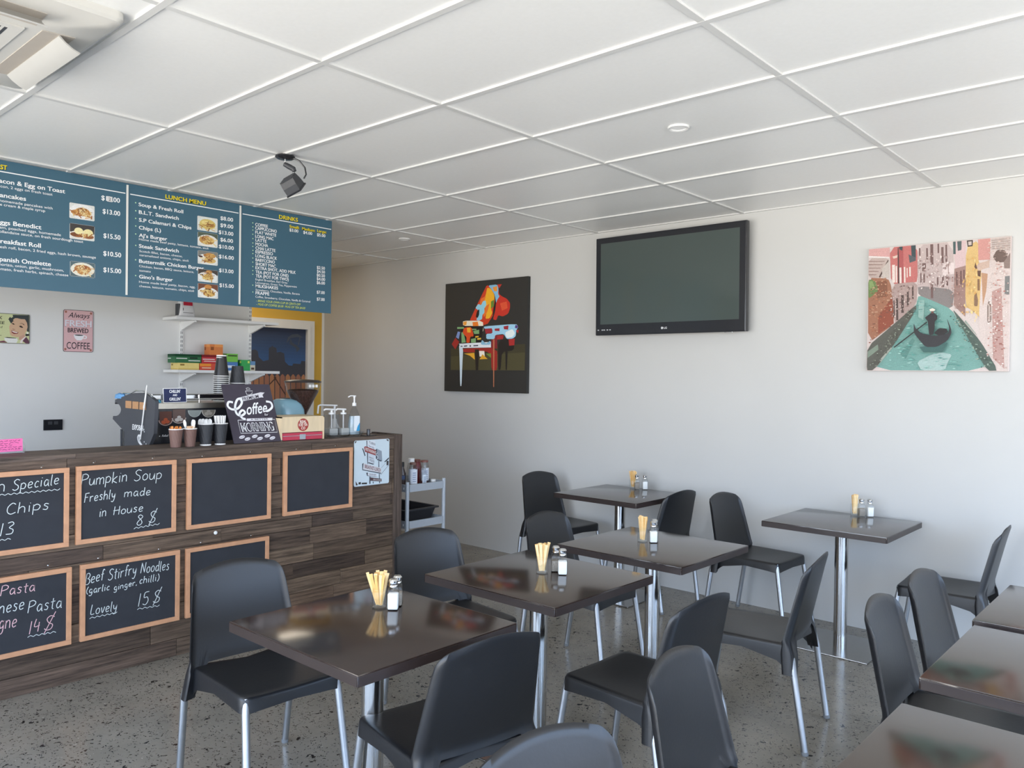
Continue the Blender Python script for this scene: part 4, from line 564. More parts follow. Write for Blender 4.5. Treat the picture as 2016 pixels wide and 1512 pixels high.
def ladytxt(q, z):
    dk = S(60, 60, 48)
    put_text(q, 'DRINK', .134, .161, .1, .02, dk, z, .02, slant=.15, align='r'); put_text(q, 'COFFEE', .146, .128, .115, .019, dk, z, .02, slant=.15, align='r')
    put_text(q, 'd', .122, .102, .011, .013, dk, z, slant=.25); put_text(q, 'e', .12, .049, .01, .008, dk, z, slant=.25)
art('printed_picture', t, [((196, 200, 152), rrect(.003, .003, .297, .199, .009))] + [(c_, [(min(max(a, .004), .296), min(max(b, .004), .198)) for a, b in p]) for c_, p in LADY], gain=1.06, extra=ladytxt)
t = thing('wall_socket', 'black double power socket on the kitchen wall', 'power socket', M=onX(KW, 1.964, 1.126))
q = MB(); q.bbox(0, 0, 0, .122, .075, .012, .003); q.build('socket_plate', M_BLACK, t)
for x in (.028, .066):
    q = MB(); q.bbox(x, .04, .012, x + .026, .062, .015, .001); q.build('rocker_switch', M_DARK, t)
def shelf(z, y0, y1, label):
    t = thing('wall_shelf', label, 'shelf', (KW, y0, z))
    q = MB(); q.bbox(.012, 0, -.022, .25, y1 - y0, 0, .003); q.build('shelf_board', M_WHITEP, t)
    for y in (2.945, 3.537):
        q = MB(); q.prism([(.0, -.024), (.225, -.024), (.225, -.034), (.0, -.095)], y - y0 - .008, y - y0 + .008, lambda a, b, c_: (a + .011, c_, b)); q.build('bracket', M_WHITEP, t)
    return t
shelf(1.97, 2.79, 3.66, 'white wall shelf under the menu boards holding one coffee bag')
shelf(1.565, 2.80, 3.675, 'white wall shelf holding a pile of coloured tea boxes')
for y, z1, s in ((2.945, 1.945, 'left'), (3.537, 2.3, 'right')):
    q = MB(); q.box(KW, y - .013, 1.42, KW + .011, y + .013, z1); q.mi = 1
    z = 1.44
    while z < z1 - .02: q.box(KW + .009, y - .008, z, KW + .0113, y - .004, z + .02); q.box(KW + .009, y + .004, z, KW + .0113, y + .008, z + .02); z += .034
    tag(q.build('shelf_upright', [M_WHITEP, M_DARK]), 'slotted white shelf upright on the kitchen wall, %s of the two' % s, 'shelf upright', 'shelf uprights')
def carton(y0, y1, z0, z1, x0, x1, col, label, band=None, bx=None, rz=0, name='tea_box', words=()):
    t = thing(name, label, 'box', ((x0 + x1) / 2, (y0 + y1) / 2, z0), rz)
    hw, hd = (x1 - x0) / 2, (y1 - y0) / 2
    q = MB(); q.bbox(-hw, -hd, 0, hw, hd, z1 - z0, .0012); q.build('carton', mat('carton_%d_%d_%d' % col, S(*col), .45, noise=.05, nscale=40), t)
    if band:
        q = MB()
        for k, (c_, a, b, u, v) in enumerate(band): put_poly(q, rect(a * 2 * hd, u * (z1 - z0), b * 2 * hd, v * (z1 - z0)), S(*c_), .0005 + k * .0002)
        q.build('printed_front', M_PAINT, t, M=frame((hw, -hd, 0), (0, 1, 0), (0, 0, 1), (1, 0, 0)))
        q = MB()
        for k, (c_, a, b, u, v) in enumerate(band[:2]): put_poly(q, rect(a * 2 * hw, u * (z1 - z0), b * 2 * hw, v * (z1 - z0)), S(*c_), .0005 + k * .0002)
        q.build('printed_end', M_PAINT, t, M=frame((-hw, -hd, 0), (1, 0, 0), (0, 0, 1), (0, -1, 0)))
    return t
SX = -5.955
Z0 = 1.5655
carton(2.83, 2.998, Z0, Z0 + .053, SX - .12, SX, (238, 214, 130), 'pale yellow tea box at the left end of the lower shelf', [((226, 196, 110), .02, .98, .05, .2), ((150, 120, 60), .1, .3, .6, .85)])
carton(3.002, 3.19, Z0, Z0 + .053, SX - .12, SX, (214, 74, 50), 'orange red tea box on the lower shelf beside the pale yellow box', [((240, 150, 60), .0, .5, .55, .95), ((240, 220, 180), .1, .5, .25, .38)])
carton(2.81, 3.018, Z0 + .0535, Z0 + .12, SX - .13, SX - .005, (30, 104, 58), 'dark green tea box lying on the pale yellow box', [((16, 70, 40), 0, 1, .72, 1), ((226, 232, 222), .04, .45, .45, .55), ((226, 232, 222), .5, .95, .2, .3), ((20, 30, 24), .55, .85, .5, .64)])
carton(3.022, 3.2, Z0 + .0535, Z0 + .12, SX - .13, SX - .005, (196, 44, 54), 'red tea box lying on the orange red box', [((130, 30, 34), 0, 1, .72, 1), ((238, 220, 216), .04, .6, .42, .52), ((238, 220, 216), .1, .9, .2, .28)])
carton(3.09, 3.2, Z0 + .1205, Z0 + .205, SX - .1, SX - .01, (222, 128, 62), 'orange box standing on top of the red tea box', [((240, 160, 90), .35, 1, .75, 1), ((150, 84, 44), .06, .3, .45, .75)])
carton(3.215, 3.33, Z0, Z0 + .068, SX - .12, SX - .01, (74, 124, 186), 'blue tea box on the lower shelf under the light green box', [((222, 232, 244), .1, .8, .3, .6)])
carton(3.235, 3.33, Z0 + .0685, Z0 + .135, SX - .11, SX - .01, (122, 196, 76), 'light green box lying on the blue tea box', [((60, 84, 44), .08, .92, .68, .84)])
carton(3.36, 3.436, Z0, Z0 + .088, SX - .11, SX - .003, (52, 168, 86), 'bright green tea box with a leaf mark near the right end of the pile', [((226, 236, 120), .7, .92, .7, .9)])
carton(3.438, 3.484, Z0, Z0 + .078, SX - .1, SX - .008, (218, 210, 190), 'small cream and blue box at the right end of the tea boxes', [((110, 150, 190), 0, 1, .6, 1), ((90, 70, 50), .2, .8, .12, .34)])
# coffee bag on the upper shelf
t = thing('coffee_bag', 'white coffee bag with a red label on the upper shelf, partly behind the menu', 'coffee bag', (KW + .15, 2.905, 1.9705))
q = MB(); rings = []
for z, hx, hy in ((0, .038, .064), (.01, .042, .068), (.06, .045, .06), (.11, .038, .053), (.135, .012, .05), (.15, .004, .05)):
    rings.append([(hx * math.copysign(abs(math.cos(a)) ** .5, math.cos(a)), hy * math.copysign(abs(math.sin(a)) ** .4, math.sin(a)), z) for a in [2 * PI * k / 24 for k in range(24)]])
q.loft(rings); q.build('bag_body', mat('white_foil', S(226, 226, 228), .4, noise=.06, nscale=30, bump=.3), t, smooth=50)
q = MB(); put_poly(q, rect(-.036, .085, .036, .112), S(190, 40, 62), .0); put_poly(q, rect(-.038, .028, .042, .031), S(60, 60, 64), .0); put_poly(q, rect(-.04, .045, -.036, .065), S(60, 60, 64), .0)
q.build('printed_label', M_PAINT, t, M=frame((.0462, 0, .004), (0, 1, 0), (-.02, 0, 1), (1, 0, .02)))
q = MB(); q.loft([[(.03 * math.cos(a), -.061 + .012 * math.sin(a), z) for a in [2 * PI * k / 12 for k in range(12)]] for z in (.012, .05, .1)]); q.build('side_gusset', M_DARK, t, smooth=50)
# ------------------------------------------------------------------ coffee machine behind the ledge
BZ = .9
t = thing('coffee_machine', 'black coffee machine with wooden badges on its side panel, behind the counter', 'coffee machine', (-4.75, 2.3, BZ))
To = Matrix.Translation((4.75, -2.3, -BZ))
prof = [(-4.54, .9), (-4.535, 1.11), (-4.46, 1.2), (-4.445, 1.383), (-4.49, 1.40), (-4.555, 1.417), (-4.63, 1.425), (-4.711, 1.422), (-4.791, 1.414), (-4.949, 1.382), (-4.988, 1.376), (-4.992, 1.349)]
for k in range(9): a = math.radians(62 + 236 * 0) ; 
arc = [(-5.0 + .098 * math.cos(math.radians(s)), 1.318 + .042 * math.sin(math.radians(s))) for s in range(75, -76, -15)]
prof += arc + [(-5.014, 1.276), (-5.021, 1.258), (-4.85, 1.189), (-4.85, .9)]
q = MB(); q.prism(prof, 1.985, 2.005, lambda a, b, c_: (a, c_, b)); q.build('side_panel', mat('charcoal_panel', S(66, 68, 74), .5, noise=.05, nscale=60), t, M=To)
q = MB(); q.prism(prof, 2.60, 2.62, lambda a, b, c_: (a, c_, b)); q.build('side_panel', MATS['charcoal_panel'], t, M=To)
for k in range(3):
    x0 = -4.83 + .095 * k; q = MB(); q.bbox(x0, 1.981, 1.331 - k * .001, x0 + .078, 1.985, 1.374 - k * .001, .0015); q.build('wooden_badge', mat('tan_wood', S(190, 142, 98), .5, noise=.1, nscale=60), t, M=To)
q = MB(); put_text(q, 'EXPOBAR', .1, .012, .15, .03, WHT, .0004, .02, slant=.1)
for s in range(3): put_stroke(q, [(.19 + s * .012, -.012), (.17 + s * .012, -.03), (.185 + s * .012, -.055), (.215 + s * .01, -.07)], .006, WHT, .0005)
for a, b in ((.26, -.05), (.285, -.06), (.27, -.09), (.25, -.1), (.262, -.115), (.255, .02), (.26, .008)): put_poly(q, ellipse(a, b, .004, .005, 8), WHT, .0004)
q.build('badge_lettering', M_PAINT, t, M=To @ frame((-4.84, 1.9845, 1.197), (1, 0, 0), (0, 0, 1), (0, -1, 0)))
q = MB(); q.box(-4.92, 2.005, BZ + .03, -4.56, 2.60, 1.36); q.build('machine_body', M_BLACK, t, M=To)
q = MB(); q.box(-4.86, 2.01, BZ, -4.6, 2.6, BZ + .03); q.build('drip_tray', M_DARK, t, M=To)
q = MB(); q.bbox(-4.93, 2.0, 1.36, -4.555, 2.605, 1.366, .001); q.box(-4.567, 2.0, 1.334, -4.552, 2.605, 1.362); q.build('top_tray', mat('worn_steel', S(176, 170, 158), .3, metal=.9, noise=.1, nscale=20), t, M=To)
q = MB()
for z in (1.388, 1.416): q.tube([(-4.93, 2.01, z), (-4.575, 2.01, z), (-4.565, 2.02, z), (-4.565, 2.59, z), (-4.575, 2.6, z), (-4.93, 2.6, z)], .0045, 8)
for y in (2.02, 2.3, 2.59): q.tube([(-4.565, y, 1.362), (-4.565, y, 1.418)], .004, 8)
q.box(-4.569, 2.02, 1.39, -4.567, 2.59, 1.414)
q.tube([(-4.79, 1.995, 1.418), (-4.72, 1.995, 1.436), (-4.62, 1.995, 1.436), (-4.53, 1.995, 1.415), (-4.49, 1.995, 1.395)], .004, 8)
q.build('cup_rail', M_CHROME, t, smooth=40, M=To)
q = MB()                                                     # printed back panel
for k, (cy, cz, rx, rz_, rim, fill, blob) in enumerate(((2.097, 1.268, .041, .032, (176, 150, 140), (96, 62, 52), (176, 82, 48)), (2.176, 1.279, .043, .033, (186, 176, 170), (104, 86, 80), (196, 190, 184)), (2.27, 1.322, .042, .042, (170, 176, 172), (142, 150, 146), None), (2.357, 1.322, .045, .046, (186, 182, 174), (128, 124, 114), (166, 160, 150)))):
    up = .0 if k > 1 else .5
    half = [(cy + rx * math.cos(a), cz + rz_ * math.sin(a)) for a in [PI + PI * j / 14 for j in range(15)]]
    top = cz + (.055 if k < 2 else .0)
    if k < 2: half = half + [(cy + rx * 1.0, top), (cy - rx * 1.0, top)]
    pp = [(a - 2.02, b - 1.0) for a, b in half]; cx_ = sum(p[0] for p in pp) / len(pp); cy_ = sum(p[1] for p in pp) / len(pp)
    if k < 2: put_poly(q, [(cy - rx * 1.02 - 2.02 + .0 * j, 0) for j in ()] or [(a - 2.02, b - 1.0) for a, b in [(cy + rx * math.cos(a_), cz + rz_ * math.sin(a_)) for a_ in [PI + PI * j / 14 for j in range(15)]]], S(*rim), .0005 + k * .0004)
    else: put_poly(q, pp, S(*rim), .0005 + k * .0004)
    put_poly(q, [(cx_ + (a - cx_) * .88, cy_ + (b - cy_) * .9 + .002) for a, b in pp], S(*fill), .0006 + k * .0004)
    if blob:
        for a, b, r in ((-.012, -.012, .014), (.012, -.01, .012), (0, .004, .012)): put_poly(q, ellipse(cy - 2.02 + a, cz - 1.0 + b - (.012 if k > 1 else 0), r, r * .75, 12, a * 20), S(*blob), .0008 + k * .0004 + b * .001)
put_text(q, 'Rafael', .055, .173, .035, .012, WHT, .002, slant=.3); put_poly(q, ellipse(.042, .177, .004, .003, 8), WHT, .002)
q.build('printed_back_panel', M_PAINT, t, M=To @ onX(-4.5595, 2.02, 1.0))
q = MB(); q.tube([(-4.9, 1.99, .91), (-4.903, 1.99, 1.202)], .007, 8); q.build('rear_strut', M_DARK, t, smooth=40, M=To)
q = MB(); q.tube([(-4.607, 1.974, 1.160), (-4.56, 1.974, 1.345), (-4.556, 1.974, 1.36), (-4.528, 1.974, 1.470)], [.0035, .004, .0055, .0032], 8); q.tube([(-4.562, 1.974, 1.340), (-4.558, 1.974, 1.356)], .0062, 8)
tag(q.build('white_rod', M_WHITEP, smooth=40), 'thin white rod leaning against the side panel of the coffee machine', 'rod')
for nm, (x, y, z), col, lb in (('cleaning_cloth', (-4.95, 2.0, 1.383), (110, 164, 214), 'crumpled blue cloth at the rear top corner of the coffee machine'), ('cleaning_cloth', (-4.62, 2.06, 1.368), (96, 182, 214), 'bright blue cloth tucked behind the navy sign on the machine')):
    t2 = bmesh.new(); bmesh.ops.create_icosphere(t2, subdivisions=3, radius=1); r_ = random.Random(3)
    for v in t2.verts:
        s = 1 + .22 * math.sin(7 * v.co.x + 3 * v.co.z) * math.cos(6 * v.co.y); v.co = Vector((v.co.x * s * .055, v.co.y * s * .024, max(v.co.z, -.3) * s * .024 + .0075))
    q = MB(); q.take(t2, Matrix.Translation((x, y, z))); tag(q.build(nm, mat('cloth_%d' % col[1], S(*col), .8, noise=.1, nscale=60), smooth=60), lb, 'cloth', 'blue cloths on the coffee machine')
# navy sign on the machine
Mx = frame((-4.548, 2.078, 1.3685), (.02, .999, .012), (-.06, -.012, .998), (.998, -.02, .06))
t = panel('small_sign', 'small navy sign reading chillin and grillin propped on the coffee machine', 'sign', Mx, .137, .084, .004, M_PAPERW)
def chil(q, z):
    for s, b, wd in (("CHILLIN'", .057, .064), ('AND', .038, .026), ("GRILLIN'", .012, .066)): put_text(q, s, .068, b, wd, .017 if s != 'AND' else .011, WHT, z, .02, align='c')
art('printed_face', t, [((44, 52, 88), rect(.003, .003, .134, .081))], extra=chil)

# ------------------------------------------------------------------ cups
M_RIP = mat('black_ripple_paper', S(52, 54, 58), .55, noise=.08, nscale=60); M_BRN = mat('brown_ripple_paper', S(116, 88, 80), .6, noise=.06, nscale=60); M_GLOSSK = mat('black_gloss_paper', S(36, 36, 38), .22, noise=.03, nscale=30)
def ripple(q, r0, r1, h, n=96, wave=True, rows=22, z0=0):
    rg = []
    for i in range(rows + 1):
        f = i / rows; r = r0 + (r1 - r0) * f
        rg.append([((r + (.0009 * math.sin(k * PI / 2 + i * .8) if wave else 0)) * math.cos(2 * PI * k / n), (r + (.0009 * math.sin(k * PI / 2 + i * .8) if wave else 0)) * math.sin(2 * PI * k / n), z0 + h * f) for k in range(n)])
    return rg
def cup(m, r0, r1, h, label, loc, brim, foot, wave, name='paper_cup', group=None, flip=False, n=64):
    t = thing(name, label, 'cup', loc, group=group)
    if flip: t.rotation_euler = (PI, 0, 0)
    q = MB(); rg = ripple(q, r0, r1, h, n, wave, 18 if wave else 2)
    inner = [[(p[0] * (r1 - .002) / r1, p[1] * (r1 - .002) / r1, p[2]) for p in rg[-1]]] + [[((r0 - .002) * math.cos(2 * PI * k / n), (r0 - .002) * math.sin(2 * PI * k / n), .006) for k in range(n)]]
    q.loft(rg + inner, True, True); q.build('cup_body', m, t, smooth=60)
    q = MB(); q.loft([[((r1 + d) * math.cos(2 * PI * k / 32), (r1 + d) * math.sin(2 * PI * k / 32), h + z) for k in range(32)] for d, z in ((-.003, -.001), (.0005, -.0015), (.0018, .001), (.0005, .0032), (-.002, .003), (-.003, -.001))], False, False); q.build('rim', brim, t, smooth=60)
    if foot:
        q = MB(); q.lathe([(r0 + .0015, -.0001), (r0 + .0022, .004), (r0 + .0012, .0075)], n=32); q.build('base_ring', foot, t, smooth=60)
    return t
L0 = CZ + .0006
cup(M_BRN, .026, .036, .098, 'brown ripple paper cup holding sugar sticks, leftmost cup on the ledge', (-4.272, 2.022, L0), M_PAPERW, None, True)
cup(M_BRN, .026, .036, .098, 'brown ripple paper cup holding white spoons and kraft packets', (-4.272, 2.102, L0), M_PAPERW, None, True)
cup(M_RIP, .028, .041, .12, 'black ripple cup filled with white plastic spoons', (-4.285, 2.20, L0), M_PAPERW, M_PAPERW, True)
cup(M_RIP, .028, .041, .12, 'black ripple cup filled with white straws beside the chalk coffee sign', (-4.285, 2.287, L0), M_PAPERW, M_PAPERW, True)
# what stands in the cups
def stick_mesh(w, h, th=.0022):
    q = MB(); q.loft([[(-w / 2 * a, -th * b, z), (w / 2 * a, -th * b, z), (w / 2 * a, th * b, z), (-w / 2 * a, th * b, z)] for z, a, b in ((0, 1, .15), (h * .05, 1, .2), (h * .1, .86, 1), (h * .9, .86, 1), (h * .95, 1, .2), (h, 1, .15))]); return q
def spoon_mesh():
    q = MB(); rg = []
    for z, hw, dp in ((0, .003, 0), (.08, .0035, 0), (.098, .006, .0), (.108, .011, .003), (.122, .0135, .005), (.136, .010, .004), (.142, .004, .002)):
        rg.append([(-hw, dp * 0, z), (-hw * .5, dp, z), (hw * .5, dp, z), (hw, 0, z), (hw * .5, dp + .0012, z), (-hw * .5, dp + .0012, z)])
    q.loft(rg); return q
def straw_mesh():
    q = MB(); q.tube([(0, 0, 0), (0, 0, .158)], .003, 8); return q
protos = {}
def stand(kind, name, m, loc, tilt, az, spin, label, cat, group):
    if kind not in protos:
        o = {'stick': lambda: stick_mesh(.012, .105), 'spoon': spoon_mesh, 'straw': straw_mesh, 'packet': lambda: stick_mesh(.026, .085)}[kind.split(':')[0]]().build(name, m, smooth=50); protos[kind] = o
    else: o = protos[kind].copy(); COL.objects.link(o)
    o.matrix_world = Matrix.Translation(loc) @ Matrix.Rotation(az, 4, 'Z') @ Matrix.Rotation(tilt, 4, 'Y') @ Matrix.Rotation(spin, 4, 'Z')
    tag(o, label, cat, group); return o
r_ = random.Random(5)
for k in range(9):
    a = k * 2.4; rr = .017 * math.sqrt((k + .5) / 9)
    stand('stick:o', 'sugar_stick', mat('orange_paper', S(226, 140, 62), .6, noise=.1, nscale=60), (-4.272 + rr * math.cos(a) * .8, 2.022 + rr * math.sin(a) * .8, L0 + .008 + .002 * (k % 3)), .12 + rr * 3, a, r_.random() * 3, 'orange sugar stick in the leftmost brown paper cup', 'sugar stick', 'orange sugar sticks in the brown cup')
for k, a in enumerate((.3, 2.2, 4.4)): stand('spoon', 'plastic_spoon', M_WHITEP, (-4.272 + .008 * math.cos(a), 2.102 + .008 * math.sin(a), L0 + .008), .16, a, (.2 - a) , 'white plastic spoon in the right brown paper cup', 'spoon', 'spoons in the brown cup')
for k, a in enumerate((-.4, .6)): stand('packet', 'sugar_packet', mat('tan_paper', S(224, 184, 144), .6, noise=.06, nscale=60), (-4.262 + .004 * k, 2.09 + .016 * k, L0 + .03), .1, a, PI / 2 - a + .3 * k, 'tan paper packet in the right brown paper cup', 'packet', 'packets in the brown cup')
for k in range(8):
    a = k * 2.4; rr = .02 * math.sqrt((k + .5) / 8)
    stand('spoon', 'plastic_spoon', M_WHITEP, (-4.285 + rr * math.cos(a) * .7, 2.20 + rr * math.sin(a) * .7, L0 + .008), .06 + rr * 3, a, PI / 2 - a + r_.uniform(-.6, .6), 'white plastic spoon in the left black ripple cup', 'spoon', 'spoons in the black cup')
for k in range(24):
    a = k * 2.4; rr = .023 * math.sqrt((k + .5) / 24)
    stand('straw', 'straw', M_PAPERW, (-4.285 + rr * math.cos(a) * .75, 2.287 + rr * math.sin(a) * .75, L0 + .008), rr * 5, a, 0, 'white straw in the right black ripple cup', 'straw', 'straws in the black cup')
# stacked takeaway cups upside down on the machine
cs = None
for k in range(13):
    z = 1.3665 + .013 * k
    if cs is None:
        cs = cup(M_GLOSSK, .0285, .0455, .132, '', (-4.75, 2.538, z + .132 + .004), M_PAPERW, M_PAPERW, False, 'takeaway_cup', flip=True); index_kids(cs); o = cs
    else: o = copy_tree(cs); o.location = (-4.75 + r_.uniform(-.001, .001), 2.538 + r_.uniform(-.001, .001), z + .136)
    tag(o, ('glossy black takeaway cup, topmost of the tall upside down stack' if k == 12 else 'glossy black takeaway cup in the tall upside down stack on the machine'), 'cup', 'tall stack of takeaway cups')
cs = None
for k in range(3):
    z = 1.3665 + .055 + .028 * k
    if cs is None:
        cs = cup(M_RIP, .034, .048, .11, '', (-4.755, 2.653, z + .114), M_PAPERW, None, True, 'ripple_cup', flip=True); index_kids(cs); o = cs
    else: o = copy_tree(cs); o.location = (-4.755, 2.653, z + .114)
    tag(o, 'black ripple cup upside down in the short stack behind the chalk coffee sign', 'cup', 'short stack of ripple cups')
q = MB(); q.bbox(-4.83, 2.622, BZ + .0005, -4.68, 2.71, 1.4205, .004); tag(q.build('cup_stand', M_DARK), 'dark box under the short cup stack, hidden behind the coffee sign', 'stand')

# ------------------------------------------------------------------ chalk style coffee sign
up = Vector((-.16, 0, .345)).normalized()
Mx = frame((-4.262, 2.362, L0 + .002), (0, 1, 0), up, Vector((0, 1, 0)).cross(-up) * -1)
SW, SH = .318, .376
t = panel('coffee_sign', 'dark purple sign with white coffee lettering leaning on the counter ledge', 'sign', Mx, SW, SH, .006, mat('dark_plum_print', S(66, 60, 72), .5, noise=.08, nscale=14), .004)
def coftxt(q, z):
    dk = S(58, 52, 64)
    put_text(q, 'PREMIUM', .357 * SW, .712 * SH, .35 * SW, .054 * SH, dk, z + .0003, .012, slope=.17)
    put_text(q, 'offee', .37 * SW, .47 * SH, .44 * SW, .19 * SH, WHT, z + .0003, .012, slant=.25, slope=.08)
    put_poly(q, ellipse(.775 * SW, .462 * SH, .06 * SW, .05 * SH), dk, z + .0005); put_text(q, 'for', .735 * SW, .445 * SH, .08 * SW, .045 * SH, WHT, z + .0007, slant=.3)
    put_text(q, 'A BETTER', .43 * SW, .374 * SH, .37 * SW, .026 * SH, dk, z + .0003, .005)
    put_text(q, 'MORNING', .215 * SW, .188 * SH, .66 * SW, .145 * SH, WHT, z + .0002, .03, slant=-.06); put_text(q, 'MORNING', .228 * SW, .196 * SH, .63 * SW, .128 * SH, dk, z + .0005, -.004, slant=-.06)
    for k, (wd, pts) in enumerate(COFST):
        if wd > .02: put_stroke(q, [(a * SW, b * SH) for a, b in pts], .0135, WHT, z + .0001, 4)
        else: put_stroke(q, [(a * SW, b * SH) for a, b in pts], .0028, WHT, z + .0001, 1)
art('printed_face', t, COFSIGN, SW, SH, extra=coftxt)

# ------------------------------------------------------------------ wooden tea dispenser box
t = thing('wooden_box', 'pale plywood box with a round red logo and a red drawer on the ledge', 'box', (-4.26, 2.825, L0))
q = MB(); hw = .155
q.box(-.25, -hw, 0, -.004, -hw + .007, .146); q.box(-.25, hw - .007, 0, -.004, hw, .146); q.box(-.25, -hw, .139, -.004, hw, .146); q.box(-.25, -hw, 0, -.243, hw, .146); q.box(-.012, -hw + .007, .05, -.005, hw - .007, .139)
q.build('plywood_case', mat('birch_plywood', S(228, 206, 170), .5, noise=.08, nscale=40, stretch=(1, 1, .15)), t)
q = MB(); q.box(-.22, -hw + .009, .002, -.012, hw - .009, .046); q.build('drawer', mat('red_acrylic', S(196, 62, 84), .25, noise=.03, nscale=20), t)
q = MB(); q.bbox(-.012, -hw + .016, .026, -.0065, hw - .016, .029, .001); q.bbox(-.013, -.02, .004, -.0055, .02, .036, .002); q.build('drawer_latch', M_GREYM, t)
q = MB(); put_poly(q, ellipse(0, .095, .039, .039, 32), S(168, 66, 60), .0004)
for s, b, wd, cp in (('REAL', .106, .046, .017), ('ICED TEA', .087, .062, .016), ('CO', .066, .028, .016)): put_text(q, s, 0, b, wd, cp, S(246, 236, 222), .0007, .03, align='c')
q.build('round_logo', M_PAINT, t, M=frame((-.005, 0, 0), (0, 1, 0), (0, 0, 1), (1, 0, 0)))
q = MB(); put_poly(q, ellipse(-.13, .085, .03, .038, 24), S(120, 84, 60), .0004); q.build('side_opening', M_PAINT, t, M=frame((0, -hw, 0), (1, 0, 0), (0, 0, 1), (0, -1, 0)))

# pale blue rounded appliance, grinder, white pump behind the box
t = thing('blue_appliance', 'pale blue rounded appliance behind the plywood box', 'appliance', (-4.85, 3.085, BZ + .0005))
M_BLUE = mat('pale_blue_enamel', S(146, 190, 208), .25, noise=.02, nscale=20, coat=.4)
q = MB(); rg = []
def cap_ring(z, s, sh): return [((.11 * s) * math.copysign(abs(math.cos(a)) ** .6, math.cos(a)), sh + (.1 * s) * math.copysign(abs(math.sin(a)) ** .6, math.sin(a)), z) for a in [2 * PI * k / 32 for k in range(32)]]
q.loft([cap_ring(0, .95, 0), cap_ring(.345, 1, 0)]); q.build('lower_body', M_BLUE, t, smooth=40)
q = MB(); q.loft([cap_ring(.345, .985, 0), cap_ring(.353, .985, 0)]); q.build('seam_band', M_DARK, t, smooth=40)
q = MB(); q.loft([cap_ring(.353, 1, 0), cap_ring(.40, .98, -.004), cap_ring(.435, .88, -.012), cap_ring(.46, .68, -.022), cap_ring(.472, .42, -.03)]); q.build('domed_lid', M_BLUE, t, smooth=50)
q = MB(); q.bbox(-.03, -.035, .47, .03, .0, .478, .002); q.build('lid_knob', M_DARK, t)
t = thing('coffee_grinder', 'coffee grinder with a tall clear hopper full of beans behind the plywood box', 'coffee grinder', (-4.82, 3.186, BZ + .0005))
q = MB(); q.bbox(-.09, -.085 + .09, 0, .09, .085 + .0, .3, .012); q.lathe([(.06, .3), (.05, .335), (.045, .35)], c=(0, .045, 0)); q.build('grinder_body', M_DARK, t, smooth=40)
hp = [(.024, .35), (.026, .36), (.108, .52), (.124, .585)]
q = MB(); q.lathe(hp, c=(0, 0, 0), n=36, cap=False); q.build('hopper', M_CLEARP, t, smooth=40)
q = MB(); q.lathe([(.006, .352), (.022, .353), (.025, .362), (.104, .518), (.106, .53), (.09, .537), (.04, .54), (.004, .541)], n=36); q.build('coffee_beans', mat('roasted_beans', S(84, 58, 48), .4, noise=.6, nscale=90, bump=1.0), t, smooth=40, kind='stuff')
q = MB(); q.lathe([(.126, .585), (.128, .594), (.11, .603), (.03, .608), (.004, .609)], n=36); q.build('hopper_lid', mat('smoked_lid', S(58, 52, 50), .25, noise=.05, nscale=20), t, smooth=40)
q = MB()
for k in range(3): q.bbox(.117, -.03 + k * .026, .553, .1225, -.012 + k * .026, .572, .001)
q.build('white_label', M_PAPERW, t)
t = thing('syrup_pump', 'white pump bottle with a long spout behind the plywood box', 'pump bottle', (-4.7, 3.37, BZ + .0005))
q = MB(); q.lathe([(.04, 0), (.042, .01), (.042, .26), (.02, .3), (.016, .32), (.016, .33)], n=24); q.build('bottle_body', M_WHITEP, t, smooth=40)
q = MB(); q.tube([(0, 0, .33), (0, 0, .43)], .008, 10); q.tube([(0, .02, .424), (0, -.12, .43), (0, -.135, .425), (0, -.14, .37)], .0065, 10); q.build('pump_head', M_WHITEP, t, smooth=40)

# clear tray with dispensers and sanitiser
t = thing('clear_tray', 'clear plastic tray under the pump bottles at the right of the ledge', 'tray', (-4.39, 3.19, L0))
q = MB(); q.loft([[(p[0] * .085, p[1] * .118, z) for p in rrect(-1, -1, 1, 1, .15)] for z in (0, .001)] + [[(p[0] * .1, p[1] * .136, z) for p in rrect(-1, -1, 1, 1, .15)] for z in (.03,)] + [[(p[0] * .098, p[1] * .133, .03) for p in rrect(-1, -1, 1, 1, .15)], [(p[0] * .083, p[1] * .115, .004) for p in rrect(-1, -1, 1, 1, .15)]]); q.build('tray_shell', glassmat('tray_plastic', (.93, .94, .95, 1), 1.5, .05), t, smooth=40)
def pumpb(y, x, label):
    t = thing('pump_dispenser', label, 'pump bottle', (x, y, L0 + .0045))
    q = MB(); q.bbox(-.035, -.038, 0, .035, .038, .142, .01); q.build('clear_bottle', M_CLEARP, t, smooth=40)
    q = MB(); q.bbox(-.03, -.033, .004, .03, .033, .05, .008); q.build('liquid', mat('cloudy_gel', S(206, 208, 204), .3, noise=.02, nscale=20), t)
    q = MB(); q.lathe([(.02, .142), (.02, .152), (.008, .154), (.008, .168)], n=18); q.tube([(0, .02, .172), (0, -.05, .176), (0, -.062, .168)], .006, 8); q.tube([(0, 0, .02), (0, 0, .15)], .0045, 8); q.build('pump_head', M_WHITEP, t, smooth=40)
    return t
pumpb(3.135, -4.405, 'clear square pump bottle, left of the two behind the tray edge')
pumpb(3.215, -4.385, 'clear square pump bottle beside the tall sanitiser bottle')
t = thing('sanitiser_bottle', 'tall clear sanitiser bottle with a white pump and blue label', 'pump bottle', (-4.36, 3.285, L0 + .0045))
q = MB(); q.loft([[(rx * math.cos(a), ry * math.sin(a), z) for a in [2 * PI * k / 28 for k in range(28)]] for z, rx, ry in ((0, .03, .044), (.004, .033, .047), (.08, .032, .045), (.13, .028, .038), (.16, .022, .028), (.185, .012, .014), (.2, .011, .011))]); q.build('clear_bottle', M_CLEARP, t, smooth=40)
